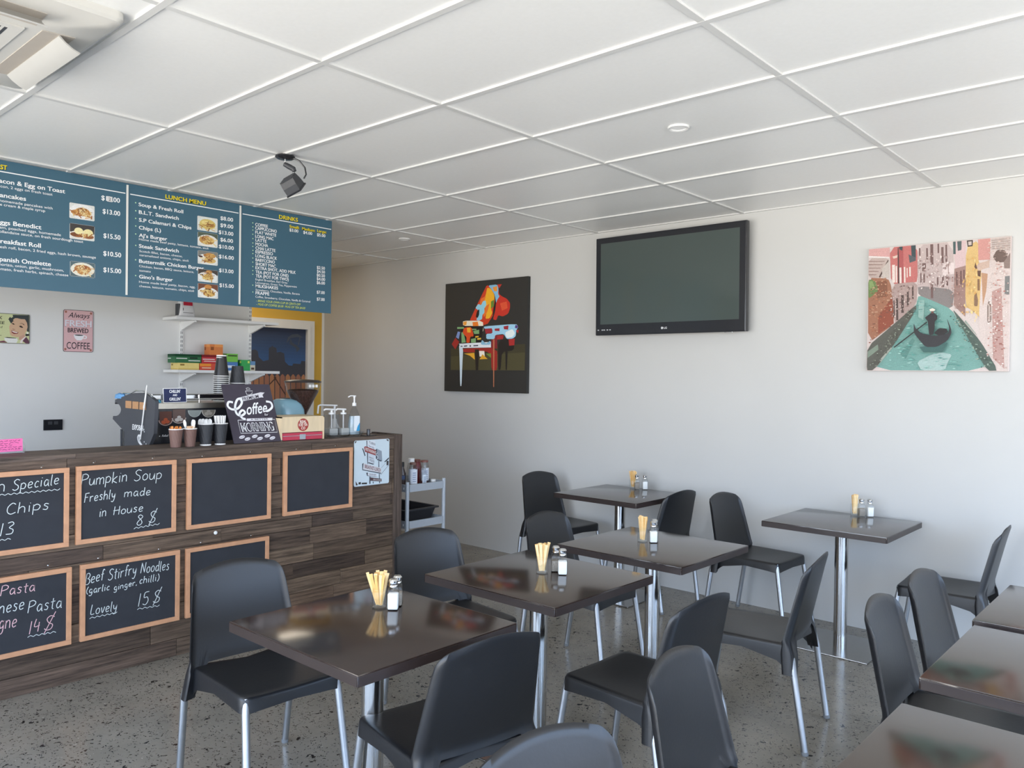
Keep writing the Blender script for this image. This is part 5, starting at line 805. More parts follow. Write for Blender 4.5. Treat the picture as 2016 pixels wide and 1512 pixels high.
q = MB(); q.loft([[(rx * math.cos(a), ry * math.sin(a), z) for a in [2 * PI * k / 28 for k in range(28)]] for z, rx, ry in ((.006, .028, .041), (.08, .028, .041), (.128, .024, .034))]); q.build('gel', mat('clear_gel', S(196, 214, 222), .2, noise=.01, nscale=10), t, smooth=40)
q = MB(); q.lathe([(.014, .196), (.014, .216), (.006, .218), (.005, .25), (.008, .252), (.008, .262)], n=18); q.tube([(0, .012, .262), (0, -.03, .264), (0, -.05, .255)], .0045, 8); q.build('pump_head', M_WHITEP, t, smooth=40)
q = MB(); put_poly(q, rrect(-.026, .03, .022, .13, .006), S(236, 244, 250), .0002); put_poly(q, [(-.006, .03), (.022, .03), (.022, .085), (.004, .06)], S(58, 160, 214), .0004); q.build('printed_label', M_PAINT, t, M=frame((.0335, 0, 0), (0, 1, 0), (0, 0, 1), (1, 0, 0)))
t = thing('black_stand', 'small black post on a flat base at the right end of the ledge', 'stand', (-4.3, 3.36, L0))
q = MB(); q.bbox(-.035, -.04, 0, .035, .04, .005, .002); q.build('base', M_BLACK, t)
q = MB(); q.lathe([(.012, .005), (.012, .042), (.011, .045)], n=18); q.build('post', M_BLACK, t, smooth=40)
# pink note on an acrylic holder
t = thing('acrylic_stand', 'clear acrylic sign holder standing on the ledge at the left edge', 'stand', (-4.47, 1.2, L0))
q = MB(); q.box(-.05, -.14, 0, .03, .14, .003); q.prism([(-.14, .003), (.15, .003), (.145, .04), (.13, .075), (-.14, .09)], -.004, -.001, lambda a, b, c_: (c_, a, b)); q.build('clear_sheet', M_CLEARP, t)
t = panel('paper_note', 'bright pink paper note with dark handwriting at the left end of the counter', 'note', frame((-4.464, 1.095, L0 + .004), (0, 1, .02), (-.02, -.02, 1), (1, 0, .02)), .24, .062, .0006, mat('neon_pink_paper', S(250, 120, 180), .6, noise=.03, nscale=30), part='paper')
q = MB(); r2 = random.Random(4)
for k in range(5):
    x = .03
    while x < .222 - .03 * (k == 2):
        x2 = x + r2.uniform(.008, .02); n = 5; put_stroke(q, [(x + (x2 - x) * j / n, .053 - k * .0105 + r2.uniform(-.003, .003)) for j in range(n + 1)], .0016, S(96, 30, 62), .0004 + k * .0001, 2); x = x2 + .005
q.build('handwriting', M_PAINT, t)

# ------------------------------------------------------------------ grey trolley beyond the counter
TX, TY0, TY1 = -4.3, 3.71, 4.062
t = thing('trolley', 'grey metal trolley with two shelves beyond the end of the counter', 'trolley', (TX, TY0, 0))
D_ = .62
for x in (0, -D_):
    for y in (0, TY1 - TY0):
        q = MB(); q.lathe([(.014, .06), (.014, .785), (.012, .79)], c=(x, y, 0), n=16); p = q.build('post', M_GREYM, t, smooth=40)
        q = MB(); q.prism(ellipse(0, .03, .03, .03, 18), -.01, .01, lambda a, b, c_: (x + a, y + c_, b)); q.build('castor_wheel', M_DARK, p)
def tshelf(z, nm):
    q = MB(); w_ = TY1 - TY0
    q.box(-D_, 0, z - .004, 0, w_, z)
    q.box(-.001, .014, z - .012, .012, w_ - .014, z + .04); q.box(-D_ - .012, .014, z - .012, -D_ + .001, w_ - .014, z + .04); q.box(-D_ + .014, -.012, z - .012, -.014, .001, z + .04); q.box(-D_ + .014, w_ - .001, z - .012, -.014, w_ + .012, z + .04)
    q.build(nm, M_GREYM, t)
tshelf(.73, 'top_shelf'); tshelf(.47, 'lower_shelf'); tshelf(.15, 'bottom_shelf')
q = MB(); put_poly(q, rect(-.03, .0, -.018, .016), WHT, .0); put_poly(q, rect(-.03, -.26, -.018, -.244), WHT, .0); q.build('white_tag', M_PAINT, t, M=frame((0, -.0125, .735), (1, 0, 0), (0, 0, 1), (0, -1, 0)))
# bottles on the trolley
def bottle(loc, prof, m, label, capm, capn, lab=None, content=None, name='sauce_bottle'):
    t = thing(name, label, 'bottle', loc)
    q = MB(); q.lathe(prof, n=20); q.build('bottle_body', m, t, smooth=40)
    zt = prof[-1][1]; rt = prof[-1][0]
    if content:
        q = MB(); q.lathe([(max(r - .002, .001), z + .001) for r, z in prof if z <= content[1]] + [(.002, content[1] + .002)], n=20); q.build('contents', content[0], t, smooth=40)
    q = MB(); q.lathe([(rt + .002, zt - .002), (rt + .002, zt + capn), (rt - .001, zt + capn + .002)], n=20); q.build('cap', capm, t, smooth=40)
    if lab:
        r, z0, z1, col = lab; q = MB(); n = 14
        a0, a1 = math.radians(-75), math.radians(35)
        q.c = S(*col); q.loft([[(r * math.cos(a0 + (a1 - a0) * k / n), r * math.sin(a0 + (a1 - a0) * k / n), z) for k in range(n + 1)] for z in (z0, z1)], False, False, False)
        q.c = S(70, 90, 130)
        for j in range(5):
            z = z0 + (z1 - z0) * (.18 + .14 * j); q.loft([[((r + .0004) * math.cos(a0 + (a1 - a0) * k / n), (r + .0004) * math.sin(a0 + (a1 - a0) * k / n), zz) for k in range(4, n - 3)] for zz in (z, z + .004)], False, False, False)
        q.build('label', M_PAINT, t, smooth=40)
    return t
SZ = .7306
M_RED = mat('dark_red_sauce', S(122, 42, 44), .35, noise=.1, nscale=20); M_AMB = mat('amber_sauce', S(206, 130, 42), .3, noise=.05, nscale=20)
sauce = [(.030, 0), (.033, .006), (.033, .125), (.026, .15), (.022, .165)]
bottle((-4.47, 3.805, SZ), [(.026, 0), (.028, .01), (.028, .1), (.013, .14), (.013, .15)], mat('dark_bottle', S(58, 44, 40), .25, noise=.05, nscale=20), 'dark sauce bottle with an amber base beside the counter end', M_BLACK, .03, (.0285, .05, .09, (60, 56, 54)))
bottle((-4.42, 3.865, SZ), sauce, M_CLEARP, 'sauce bottle with a tall white label nearest the counter on the trolley', mat('brown_cap', S(120, 88, 76), .4, noise=.04, nscale=30), .012, (.0336, .022, .13, (226, 232, 240)), (M_RED, .02))
bottle((-4.52, 3.935, SZ), sauce, M_CLEARP, 'clear bottle with a white cap in the middle of the trolley top', M_PAPERW, .03, (.0336, .03, .12, (214, 220, 230)), (M_RED, .012))
bottle((-4.40, 3.955, SZ), [(.018, 0), (.02, .005), (.02, .09), (.012, .11), (.011, .12)], M_CLEARP, 'slim clear bottle with a narrow white label in front on the trolley', M_GREYM, .012, (.0204, .01, .085, (222, 232, 240)))
bottle((-4.47, 4.02, SZ), [(.032, 0), (.035, .006), (.035, .13), (.03, .155), (.028, .168)], M_CLEARP, 'red sauce bottle with a narrow label at the right of the bottles', mat('red_brown_cap', S(132, 84, 74), .4, noise=.04, nscale=30), .01, (.0356, .03, .125, (216, 224, 236)), (M_RED, .05))
bottle((-4.56, 4.03, SZ), sauce, M_RED, 'dark red sauce bottle at the back of the trolley top', mat('red_brown_cap', S(132, 84, 74)), .012)
bottle((-4.38, 4.03, SZ), [(.015, 0), (.017, .004), (.017, .03)], M_CLEARP, 'tiny jar with a white lid alone at the right of the trolley top', M_PAPERW, .014, None, None, 'small_jar')
t = thing('storage_tub', 'black plastic tub on the lower shelf of the grey trolley', 'tub', (-4.58, 3.88, .4705))
q = MB(); RR = lambda a, b: [(p[0] * a, p[1] * b) for p in rrect(-1, -1, 1, 1, .12)]
q.loft([[(x, y, z) for x, y in RR(a, b)] for a, b, z in ((.2, .125, 0), (.205, .13, .005), (.235, .155, .1), (.255, .175, .102), (.255, .175, .112), (.232, .152, .112), (.2, .125, .008))]); q.build('tub_shell', mat('black_tub', S(44, 44, 46), .4, noise=.05, nscale=30), t, smooth=40)
# ------------------------------------------------------------------ television and canvases on the back wall
TVY = RY1 - .1
x0, x1, z0, z1 = -3.675, -2.426, 1.876, 2.631
W_, H_ = x1 - x0, z1 - z0
t = thing('television', 'black wall mounted flat television on the back wall', 'television', M=frame((x0, TVY, z0), (1, 0, 0), (0, -.012, 1), (0, -1, -.012)))
q = MB(); q.bbox(0, 0, -.045, W_, H_, 0, .008); q.build('casing', M_BLACK, t)
q = MB(); q.bbox(.045, .085, -.002, W_ - .05, H_ - .045, .0006, .0004); q.build('screen', mat('grey_green_screen', S(72, 82, 79), .1, spec=.6, noise=.01, nscale=4), t)
q = MB(); q.box(.3, .15, -.1 + .012, W_ - .3, H_ - .2, -.045); q.build('wall_mount', M_DARK, t)
q = MB(); put_poly(q, ellipse(.597, .043, .009, .009, 18), S(226, 228, 230), .0006); put_text(q, 'LG', .612, .036, .026, .014, S(226, 228, 230), .0006, .03)
put_stroke(q, [(.593, .048), (.593, .039), (.6, .039)], .0016, S(60, 60, 64), .0008, 0)
for a, b in ((.02, .05), (.058, .012), (.076, .016), (.105, .012), (.13, .012)): put_poly(q, rect(a, .038, a + .014, .046), S(190, 192, 196), .0006)
q.build('maker_logo', M_PAINT, t)
q = MB(); q.bbox(W_ - .16, -.004, -.02, W_ - .1, .004, -.004, .002); q.build('power_button', M_CHROME, t)
def soften(pts):                                             # brush-like rounded corners
    o = []
    for i in range(len(pts)):
        a, b = pts[i], pts[(i + 1) % len(pts)]
        o += [(a[0] * .84 + b[0] * .16, a[1] * .84 + b[1] * .16), (a[0] * .16 + b[0] * .84, a[1] * .16 + b[1] * .84)]
    return o
def daubs(seed, n, quad, cols, sx, sy):                      # small brush marks scattered inside a four-sided patch
    r = random.Random(seed); o = []
    (ax, ay), (bx, by), (cx, cy), (dx, dy) = quad
    for k in range(n):
        u, v = r.random(), r.random()
        x = (ax * (1 - u) + bx * u) * (1 - v) + (dx * (1 - u) + cx * u) * v; y = (ay * (1 - u) + by * u) * (1 - v) + (dy * (1 - u) + cy * u) * v
        a, b, t = sx * r.uniform(.5, 1.4), sy * r.uniform(.5, 1.4), r.uniform(-.3, .3) * sy
        c_ = r.choice(cols); j = r.uniform(-8, 8); o.append((tuple(min(255, max(0, q + j)) for q in c_), [(x - a, y - t), (x, y - b), (x + a, y + t), (x, y + b)]))
    return o
def canvas(x0, x1, z0, z1, d, polys, bgc, label, side):
    w_, h_ = x1 - x0, z1 - z0
    t = thing('canvas_print', label, 'picture', M=onY(x0, RY1 - d, z0))
    q = MB(); q.bbox(0, 0, -d + .001, w_, h_, 0, .002); q.build('stretched_canvas', mat('canvas_%d' % side[0], S(*side), .7, noise=.05, nscale=60, bump=.1), t)
    q = MB(); e_ = .003; z = .0004; put_poly(q, rect(e_, e_, w_ - e_, h_ - e_), S(*bgc), z)
    for k, (col, pts) in enumerate(polys):
        if len(pts) > 4: pts = soften(pts)
        put_poly(q, [(min(max(a * w_, e_), w_ - e_), min(max(b * h_, e_), h_ - e_)) for a, b in pts], S(*col), z + (k + 1) * .00003)
    q.build('painting', M_OIL, t)
    return t
tone = lambda c_: tuple((v * .78 + sum(c_) / 3 * .22) * .93 for v in c_)
VB = next(k for k, (c_, p) in enumerate(VENICE) if c_ == (60, 110, 105))       # the boat and its shadow come after the brush marks
DAUB = (daubs(1, 130, [(.02, .22), (.17, .40), (.14, .78), (.02, .74)], ((186, 120, 88), (150, 88, 62), (204, 160, 130), (120, 76, 58), (170, 130, 104)), .007, .004) +
        daubs(2, 90, [(.18, .40), (.34, .54), (.36, .68), (.18, .68)], ((190, 166, 158), (150, 122, 114), (208, 192, 184), (116, 92, 88)), .006, .006) +
        daubs(3, 120, [(.38, .64), (.61, .60), (.60, .92), (.38, .94)], ((206, 186, 182), (178, 154, 150), (150, 124, 120), (222, 208, 204)), .006, .009) +
        daubs(4, 70, [(.61, .52), (.70, .42), (.70, .76), (.62, .74)], ((160, 118, 108), (190, 158, 148), (138, 100, 94)), .006, .004) +
        daubs(5, 170, [(.86, .12), (.99, .02), (.99, .92), (.87, .72)], ((222, 206, 200), (196, 168, 160), (182, 120, 110), (206, 184, 176), (232, 222, 216)), .007, .005) +
        daubs(6, 40, [(.69, .44), (.79, .36), (.79, .86), (.70, .88)], ((226, 184, 112), (206, 160, 96), (232, 200, 140)), .006, .012) +
        daubs(7, 130, [(.12, .02), (.80, .02), (.56, .40), (.30, .36)], ((130, 182, 172), (98, 158, 148), (160, 200, 192), (84, 142, 134)), .018, .0035) +
        daubs(8, 60, [(.31, .36), (.60, .36), (.46, .52), (.38, .56)], ((104, 158, 150), (142, 186, 180), (84, 132, 126)), .012, .003) +
        daubs(9, 110, [(.02, .03), (.10, .03), (.36, .48), (.32, .48)], ((92, 92, 82), (122, 126, 112), (70, 72, 64), (146, 154, 138)), .007, .005) +
        daubs(10, 90, [(.83, .03), (.93, .03), (.66, .42), (.62, .42)], ((84, 104, 94), (112, 134, 118), (64, 80, 72), (150, 166, 152)), .007, .005) +
        daubs(11, 50, [(.86, .82), (.99, .84), (.99, .98), (.86, .98)], ((214, 196, 186), (170, 146, 138), (196, 172, 164)), .010, .003))
canvas(-5.455, -4.437, 1.404, 2.405, .035, [(tuple(min(255, v * 1.12) for v in c_), p) for c_, p in PIANO], (54, 53, 51), 'dark canvas painting of a colourful grand piano on the back wall', (48, 48, 46))
canvas(-1.658, -.898, 1.614, 2.368, .03, [(tone(c_), p) for c_, p in VENICE[:VB]] + DAUB + [(tone(c_), p) for c_, p in VENICE[VB:]], (205, 192, 188), 'canvas picture of a gondola on a green canal between old houses', (214, 200, 196))

# ------------------------------------------------------------------ ceiling fittings
t = thing('air_conditioner', 'white ceiling cassette air conditioner in the upper left corner', 'air conditioner', (-3.14, .61, RH))
h = .475; zf = -.052
q = MB()
R1_ = lambda s, r: [(p[0] * s, p[1] * s) for p in rrect(-1, -1, 1, 1, r)]
q.loft([[(a * h, b * h, z) for a, b in R1_(s, .06)] for s, z in ((1.0, 0), (1.0, -.022), (.985, -.032), (.97, -.034), (.93, -.045), (.6, zf - .004), (.5, zf - .004))]); q.build('fascia', mat('warm_white_plastic', S(212, 210, 204), .35, noise=.01, nscale=20), t, smooth=30)
q = MB(); g = .25; q.box(-g, -g, zf - .010, g, g, zf - .002); q.mi = 1
n = 24
for k in range(n):
    y = -g + .03 + k * (2 * g - .06) / n
    for j in range(4):
        xa = -g + .03 + j * (2 * g - .05) / 4; q.box(xa, y, zf - .0106, xa + (2 * g - .05) / 4 - .01, y + .009, zf - .0095)
q.build('intake_grille', [MATS['warm_white_plastic'], M_DARK], t)
for k in range(4):
    Mk = Matrix.Rotation(k * PI / 2, 4, 'Z')
    q = MB(); q.prism([(.295, -.0575), (.395, -.0502), (.395, -.0485), (.295, -.0555)], -.27, .27, lambda a, b, c_: (c_, a, b)); q.build('air_outlet', mat('cream_slot', S(186, 178, 168), .6, noise=.02, nscale=20), t, M=Mk)
    q = MB(); a_ = math.radians(34)
    pts = [(.0, 0), (.024, -.003), (.052, -.002), (.076, .004), (.076, .009), (.052, .003), (.024, .002), (0, .006)]
    q.prism(pts, -.265, .265, lambda a, b, c_: (c_, .345 + a * math.cos(a_) + b * math.sin(a_), zf - .006 - a * math.sin(a_) + b * math.cos(a_))); q.build('louvre_flap', mat('dimmed_flap_plastic', S(180, 179, 175), .4, noise=.01, nscale=20), t, smooth=30, M=Mk)  # same white plastic, darkened to offset the strong window light on the flaps
def downlight(x, y, label):
    t = thing('downlight', label, 'ceiling light', (x, y, RH), group='recessed downlights')
    q = MB(); q.loft([[(r * math.cos(a), r * math.sin(a), z) for a in [2 * PI * k / 40 for k in range(40)]] for r, z in ((.049, 0), (.05, -.004), (.046, -.008), (.036, -.005), (.034, .0))], False, False); q.build('trim_ring', M_WHITEP, t, smooth=30)
    q = MB(); q.lathe([(.035, -.0015), (.034, -.003), (.002, -.0035)], n=32); q.build('diffuser', mat('frosted_diffuser', S(250, 250, 248), .5, noise=.005, nscale=10), t, smooth=40)
    return t
downlight(-1.889, 3.234, 'round white downlight in the ceiling at the right, nearer the camera')
downlight(-5.206, 4.424, 'small round downlight in the ceiling at the far end beside the menu boards')
t = thing('fill_panel', 'unseen fill light panel added to brighten the far corner, hidden behind the menu boards', 'ceiling light', (-6.85, 3.75, RH))  # added fill light, out of view, to lift the dark far corner
q = MB()
for a, b, c_, d in ((-.3, -.6, .3, -.57), (-.3, .57, .3, .6), (-.3, -.57, -.27, .57), (.27, -.57, .3, .57)): q.box(a, b, -.012, c_, d, 0)
q.build('fill_panel_frame', M_WHITEP, t)
m_ = bpy.data.materials.new('fill_diffuser'); m_.use_nodes = True; b_ = m_.node_tree.nodes['Principled BSDF']
b_.inputs['Base Color'].default_value = S(250, 248, 242); b_.inputs['Emission Color'].default_value = (1, .88, .72, 1); b_.inputs['Emission Strength'].default_value = 2.4
q = MB(); q.box(-.27, -.57, -.008, .27, .57, -.002); q.build('fill_diffuser', m_, t)
t = thing('ceiling_spotlight', 'black adjustable spotlight hanging from the ceiling grid above the menu', 'spotlight', (-3.72, 2.335, 2.6965))
rt = R_.copy()
def sp(a, b, c_=0): v = rt * a + Vector((0, 0, b)) + Vector((-F_.x, -F_.y, 0)) * c_; return (v.x, v.y, v.z)
q = MB(); q.lathe([(.05, 0), (.052, -.008), (.04, -.016), (.012, -.02)], n=28); q.build('ceiling_plate', M_BLACK, t, smooth=40)
q = MB(); q.tube([sp(0, -.018), sp(0, -.045)], .005, 10); q.tube([sp(.045, -.085), sp(.056, -.112)], .005, 10); q.build('chrome_pin', M_CHROME, t, smooth=40)
q = MB(); q.tube([sp(-.004, -.042), sp(.02, -.055), sp(.045, -.068), sp(.05, -.08)], [.012, .014, .014, .011], 12); q.build('swivel_arm', M_DARK, t, smooth=40)
q = MB(); q.tube([sp(.04, -.008), sp(.075, -.025), sp(.105, -.06), sp(.112, -.095), sp(.1, -.118)], .0042, 8); q.build('power_cable', M_BLACK, t, smooth=40)
hx = (rt * .86 + Vector((0, 0, .36)) + Vector((-F_.x, -F_.y, 0)) * .35).normalized(); hz = Vector((-F_.x * .75, -F_.y * .75, 1)); hz = (hz - hx * hx.dot(hz)).normalized(); hy = hz.cross(hx)
Mh = frame(sp(.04, -.15, .01), hx * .76, hy * .76, hz * .76)
q = MB(); q.prism([(-.035, .045), (.035, .045), (.05, .0), (.055, -.045), (-.055, -.045), (-.05, .0)], -.055, .055, lambda a, b, c_: (c_, a, b))
for k in range(5): q.box(-.05, -.04 + k * .02 - .003, .045, .05, -.04 + k * .02 + .003, .052)
q.build('lamp_housing', M_DARK, t, M=Mh)
q = MB(); q.box(-.06, -.06, -.056, .06, .06, -.045); q.build('lamp_bezel', M_BLACK, t, M=Mh)
q = MB(); q.box(-.05, -.05, -.0575, .05, .05, -.0555); q.build('lamp_glass', mat('grey_lens', S(150, 152, 155), .2, noise=.01, nscale=10), t, M=Mh)

# ------------------------------------------------------------------ tables
TOPX, TOPY, TZ = .69, .652, .73
def make_table(label, loc):
    t = thing('cafe_table', label, 'table', loc, group='brown cafe tables')
    q = MB(); q.bbox(-TOPX / 2, -TOPY / 2, TZ - .034, TOPX / 2, TOPY / 2, TZ, .005); q.build('tabletop', M_TOP, t, smooth=35)
    q = MB()
    for sx in (-1, 1): q.bbox(sx * TOPX / 2 - .0012, -TOPY / 2 + .005, TZ - .0335, sx * TOPX / 2 + .0012, TOPY / 2 - .005, TZ - .005, .001)
    for sy in (-1, 1): q.bbox(-TOPX / 2 + .005, sy * TOPY / 2 - .0012, TZ - .0335, TOPX / 2 - .005, sy * TOPY / 2 + .0012, TZ - .005, .001)
    q.build('edge_band', M_EDGE, t)
    q = MB(); q.lathe([(.037, .009), (.037, TZ - .045)], n=36); q.build('pole', M_STEEL, t, smooth=40)
    q = MB(); q.bbox(-.13, -.13, TZ - .044, .13, .13, TZ - .0345, .003); q.build('mounting_plate', M_DARK, t)
    q = MB(); q.bbox(-.225, -.225, .0005, .225, .225, .009, .003); q.build('base_plate', M_PLATE, t)
    return t
TB = [((-2.085, 1.66), 'square dark brown table nearest the camera in the row beside the counter'), ((-2.10, 2.533), 'square dark brown table, middle of the row of three beside the counter'), ((-2.085, 3.388), 'square dark brown table, farthest of the row of three beside the counter'),
      ((-3.19, 4.735), 'square dark brown table against the back wall below the television'), ((-1.652, 4.752), 'square dark brown table against the back wall below the canal picture'),
      ((-.274, 2.727), 'dark brown table with shiny front edge, middle table at the right edge'), ((-.256, 1.854), 'dark brown table in the bottom right corner of the picture'), ((-.292, 3.44), 'dark brown table at the right edge, farthest of the three there')]
t0 = make_table(TB[0][1], (*TB[0][0], 0)); index_kids(t0)
for p, lb in TB[1:]: dup(t0, (*p, 0), 0, lb)

# ------------------------------------------------------------------ chairs
HS = .44
def ring_seat(s, z, ins=0.0, n=72):
    o = []
    for k in range(n):
        a = 2 * PI * k / n; ca, sa = math.cos(a), math.sin(a); e_ = 2 / 13
        u = math.copysign(abs(ca) ** e_, ca) * s; v = math.copysign(abs(sa) ** e_, sa) * s
        x = .004 + u * (.2135 - ins); hw = .207 + (.197 - .207) * (u + 1) / 2 - ins
        y = v * hw
        if u < -.5: x += .03 * max(0, 1 - (v / .5) ** 2) * min(1, (-u - .5) / .4)          # curved cut that leaves the slot under the back
        o.append((x, y, z(u, v) if callable(z) else z))
    return o
def seat_top(u, v): return HS - .010 * max(0, 1 - (v / .95) ** 2) * max(0, 1 - ((u + .1) / 1.0) ** 2) - .006 * max(0, (u - .7) / .3) * (1 - v * v)
def apron(u, v):
    side = min(1, abs(v)); t = (u + 1) / 2
    arch = .381 + .016 * math.sin(PI * min(1, max(0, t))) if abs(v) > .9 else (.379 + .012 * (1 - v * v) if u > 0 else .40)
    rear = max(0, (.34 - t) / .34) if abs(v) > .9 else 0
    return arch - .07 * rear * rear
def make_chair(label, loc, rz):
    t = thing('plastic_chair', label, 'chair', loc, rz, 'black plastic chairs')
    q = MB(); rg = [ring_seat(s, seat_top) for s in (.04, .35, .65, .86, .955)]
    rg += [ring_seat(.985, lambda u, v: seat_top(u, v) - .003), ring_seat(1.0, lambda u, v: seat_top(u, v) - .013), ring_seat(1.012, apron), ring_seat(.99, apron), ring_seat(.975, lambda u, v: seat_top(u, v) - .02), ring_seat(.04, HS - .03)]
    q.loft(rg); q.build('seat', M_PLAST, t, smooth=50)
    q = MB(); NS, NZ = 40, 26; F, B = [], []
    def ztop(s): a = abs(s); return .800 - .034 * s * s - (.042 * (1 - math.sqrt(max(0, 1 - ((a - .87) / .13) ** 2))) if a > .87 else 0)
    def zbot(s):
        a = abs(s)
        if a < .66: return .447
        f = min(1, (a - .66) / .2); f = f * f * (3 - 2 * f); return .447 - .125 * f
    def hw(z):
        if z < .45: return .222 + (.45 - z) * .14
        f = (z - .45) / .34; return .222 - .036 * f - .004 * f * f
    def xback(z, s):
        x = -.205 - (z - .45) * .235 - .10 * max(0, z - .70) ** 1.5 if z >= .45 else -.205 - (.45 - z) * .11
        a = abs(s); rim = max(0, (a - .88) / .12); rim = rim * rim
        return x + .016 * s * s +   .016 * rim * (1 if z > .45 else .6)
    for i in range(NS + 1):
        s = -math.cos(PI * i / NS); s = math.copysign(abs(s) ** .8, s); f_, b_ = [], []
        for j in range(NZ + 1):
            z = zbot(s) + (ztop(s) - zbot(s)) * j / NZ; y = s * hw(z); x = xback(z, s)
            th = .007 if z > .47 else .007 + min(1, (.47 - z) / .06) * .016
            ed = min(1, (ztop(s) - z) / .012 + .35) * min(1, (1 - abs(s)) / .03 + .45)
            f_.append((x + th * ed, y, z)); b_.append((x - th * ed, y, z))
        F.append(f_); B.append(b_)
    VF = [[q.v(*p) for p in r] for r in F]; VB = [[q.v(*p) for p in r] for r in B]
    for i in range(NS):
        for j in range(NZ):
            q._f([VF[i][j], VF[i + 1][j], VF[i + 1][j + 1], VF[i][j + 1]]); q._f([VB[i][j + 1], VB[i + 1][j + 1], VB[i + 1][j], VB[i][j]])
        q._f([VF[i + 1][0], VF[i][0], VB[i][0], VB[i + 1][0]]); q._f([VF[i][NZ], VF[i + 1][NZ], VB[i + 1][NZ], VB[i][NZ]])
    for j in range(NZ):
        q._f([VF[0][j], VF[0][j + 1], VB[0][j + 1], VB[0][j]]); q._f([VF[NS][j + 1], VF[NS][j], VB[NS][j], VB[NS][j + 1]])
    q.build('backrest', M_PLAST, t, smooth=60)
    for sy in (-1, 1):
        for top, mid, foot in (((.197, sy * .174, .43), (.207, sy * .180, .38), (.264, sy * .197, .012)), ((-.205, sy * .205, .40), (-.219, sy * .222, .33), (-.268, sy * .219, .012))):
            q = MB(); T_, Mi, Fo = Vector(top), Vector(mid), Vector(foot); q.tube([T_, Mi, Fo], .0138, 14); l = q.build('leg', M_LEG, t, smooth=40)
            d = (Fo - Mi).normalized(); q = MB(); q.tube([Fo - d * .004, Fo + d * .0, (Fo.x + d.x * .012, Fo.y + d.y * .012, .0005)], [.0145, .015, .0138], 14); q.build('foot_cap', M_CAP, l, smooth=40)
    return t
CH = [(-2.666, 1.62, -4.7, 'black plastic chair on the counter side of the front table, largest at lower left'),
      (-1.835, 1.744, 170.0, 'black plastic chair seen from behind, its seat under the front table'),
      (-2.635, 2.584, -6.8, 'black plastic chair between the timber counter and the middle table of the row'),
      (-1.605, 2.53, 177.5, 'black plastic chair at the right of the middle table, back towards us'),
      (-2.531, 3.425, 1.5, 'black plastic chair at the counter side of the far table of the row'),
      (-1.567, 3.432, 189.3, 'black plastic chair seen side on at the right of the far table of the row'),
      (-3.772, 4.81, -6.0, 'black plastic chair by the wall, left of the table below the television'),
      (-2.985, 4.787, 176.8, 'black plastic chair turned away, right of the table below the television'),
      (-2.194, 4.849, -2.6, 'black plastic chair with seat fully visible, left of the canal picture table'),
      (-1.118, 4.842, 183.8, 'black plastic chair by the wall, right of the canal picture table'),
      (-.615, 2.93, 3.0, 'black plastic chair under the shiny edged table at the right edge'),
      (-.615, 3.44, -1.0, 'black plastic chair under the farthest table at the right edge'),
      (-.791, 1.249, -10.0, 'black plastic chair cut by the bottom edge, only its rounded top showing'),
      (-.84, 1.95, 6.0, 'black plastic chair with tall narrow back, foreground bottom right of centre')]
c0 = make_chair(CH[0][3], (CH[0][0], CH[0][1], 0), math.radians(CH[0][2])); index_kids(c0)
for x, y, a, lb in CH[1:]: dup(c0, (x, y, 0), math.radians(a), lb)

# ------------------------------------------------------------------ jars of sugar sticks, salt and pepper
def make_jar():
    t = thing('glass_jar', '', 'jar'); q = MB()
    q.lathe([(.023, 0), (.0255, .004), (.0255, .052), (.0235, .058), (.0245, .06), (.0235, .062), (.0245, .064), (.0235, .067), (.0242, .07)], n=28, cap=False); q.build('glass_wall', M_GLASS, t, smooth=30)
    q = MB(); q.lathe([(.0235, .0003), (.0245, .004), (.02, .006), (.003, .0065)], n=28); q.build('glass_base', M_GLASS, t, smooth=40)
    return t
def make_shaker(fill, m):
    t = thing('salt_shaker' if fill > .05 else 'pepper_shaker', '', 'shaker'); q = MB()
    R = lambda s, r: [(p[0] * s, p[1] * s) for p in rrect(-1, -1, 1, 1, r)]
    q.loft([[(a, b, z) for a, b in R(s, r)] for s, r, z in ((.017, .3, 0), (.019, .25, .003), (.019, .25, .062), (.0165, .5, .073), (.013, .99, .08))]); q.build('glass_body', M_GLASS, t, smooth=40)
    q = MB(); q.loft([[(a, b, z) for a, b in R(s, r)] for s, r, z in ((.0165, .3, .003), (.0175, .25, .006), (.0175, .25, min(fill, .061)), (.0165, .3, fill + .001))]); q.build('salt' if fill > .05 else 'pepper', m, t, smooth=40)
    q = MB(); q.lathe([(.0135, .078), (.015, .08), (.015, .084), (.014, .086), (.015, .088), (.015, .093), (.0165, .095), (.0165, .1), (.012, .106), (.003, .107)], n=26); q.build('metal_cap', M_CHROME, t, smooth=30)
    return t
M_SALT = mat('white_salt', S(244, 244, 242), .7, noise=.02, nscale=200); M_PEP = mat('ground_pepper', S(150, 142, 132), .8, noise=.4, nscale=300)
jar = make_jar(); salt = make_shaker(.054, M_SALT); pep = make_shaker(.045, M_PEP)
for o in (jar, salt, pep): index_kids(o)
TN = ['front table of the row', 'middle table of the row', 'far table of the row', 'table below the television', 'table below the canal picture']
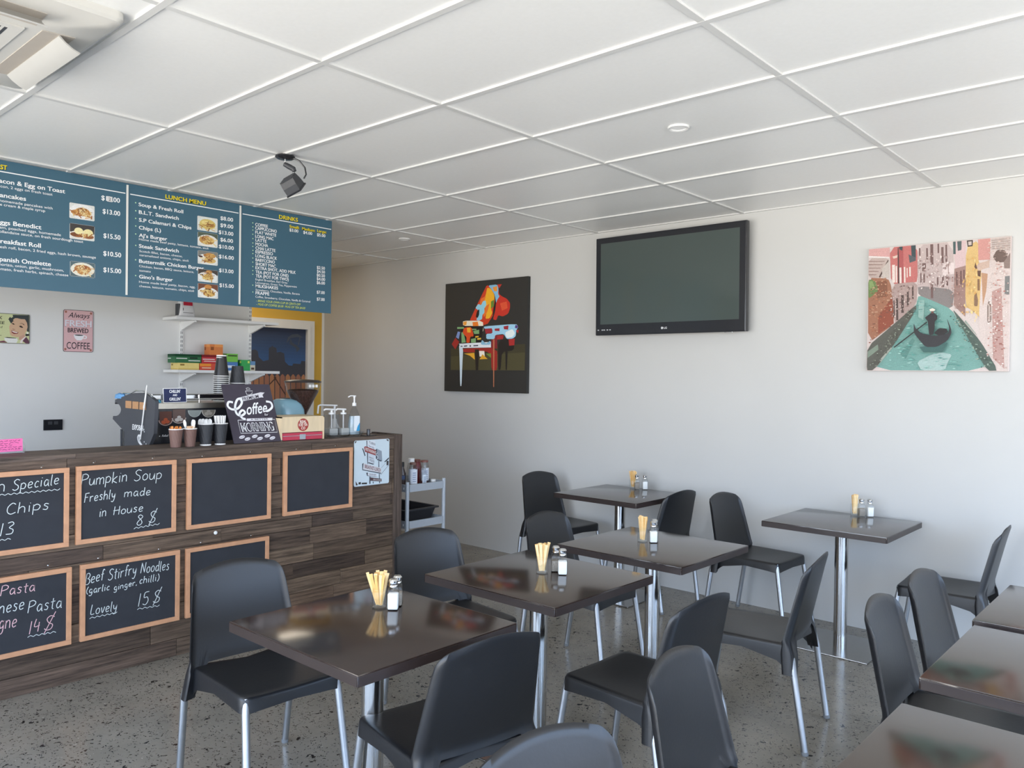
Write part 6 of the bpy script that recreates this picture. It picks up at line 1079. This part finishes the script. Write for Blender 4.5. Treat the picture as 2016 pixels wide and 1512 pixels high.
SETS = [((-2.201, 1.777), (-2.150, 1.797), (-2.178, 1.838)), ((-2.112, 2.565), (-2.034, 2.603), (-2.088, 2.625)), ((-2.163, 3.415), (-2.111, 3.432), (-2.135, 3.48)), ((-3.272, 5.025), (-3.172, 5.03), (-3.222, 5.0)), ((-1.672, 5.024), (-1.588, 5.04), (-1.631, 5.02))]
stc = [S(232, 194, 134), S(220, 174, 104), S(240, 212, 160)]
sp_ = [None] * 3
for ti, (pj, ps, pp) in enumerate(SETS):
    for proto, p, nm in ((jar, pj, 'jar'), (salt, ps, 'salt'), (pep, pp, 'pepper')):
        o = proto if ti == 0 else copy_tree(proto)
        o.location = (*p, TZ + .0006); o.rotation_euler = (0, 0, .72 if nm != 'jar' else 0)
        tag(o, {'jar': 'small glass jar of sugar sticks on the ', 'salt': 'square glass shaker of white salt on the ', 'pepper': 'square glass pepper shaker on the '}[nm] + TN[ti], 'jar' if nm == 'jar' else 'shaker', {'jar': 'sugar stick jars', 'salt': 'salt shakers', 'pepper': 'pepper shakers'}[nm])
    r_ = random.Random(20 + ti); n = 14
    for k in range(n):
        a = k * 2.399; rr = .0125 * math.sqrt((k + .5) / n)
        kk = (k + ti) % 3
        if sp_[kk] is None:
            o = stick_mesh(.0125, .112 if kk else .118).build('sugar_stick', mat('stick_paper_%d' % kk, stc[kk], .6, noise=.12, nscale=70), smooth=50); sp_[kk] = o
        else: o = sp_[kk].copy(); COL.objects.link(o)
        tilt = rr * (27, 22, 12, 14, 6)[ti] * r_.uniform(.6, 1.15)
        o.matrix_world = Matrix.Translation((pj[0] + rr * math.cos(a) * .6, pj[1] + rr * math.sin(a) * .6, TZ + .0085 + r_.uniform(0, .004))) @ Matrix.Rotation(a, 4, 'Z') @ Matrix.Rotation(tilt, 4, 'Y') @ Matrix.Rotation(r_.uniform(-.7, .7) + .7 - a, 4, 'Z')
        tag(o, 'kraft paper sugar stick in the jar on the ' + TN[ti], 'sugar stick', 'sugar sticks on the ' + TN[ti])
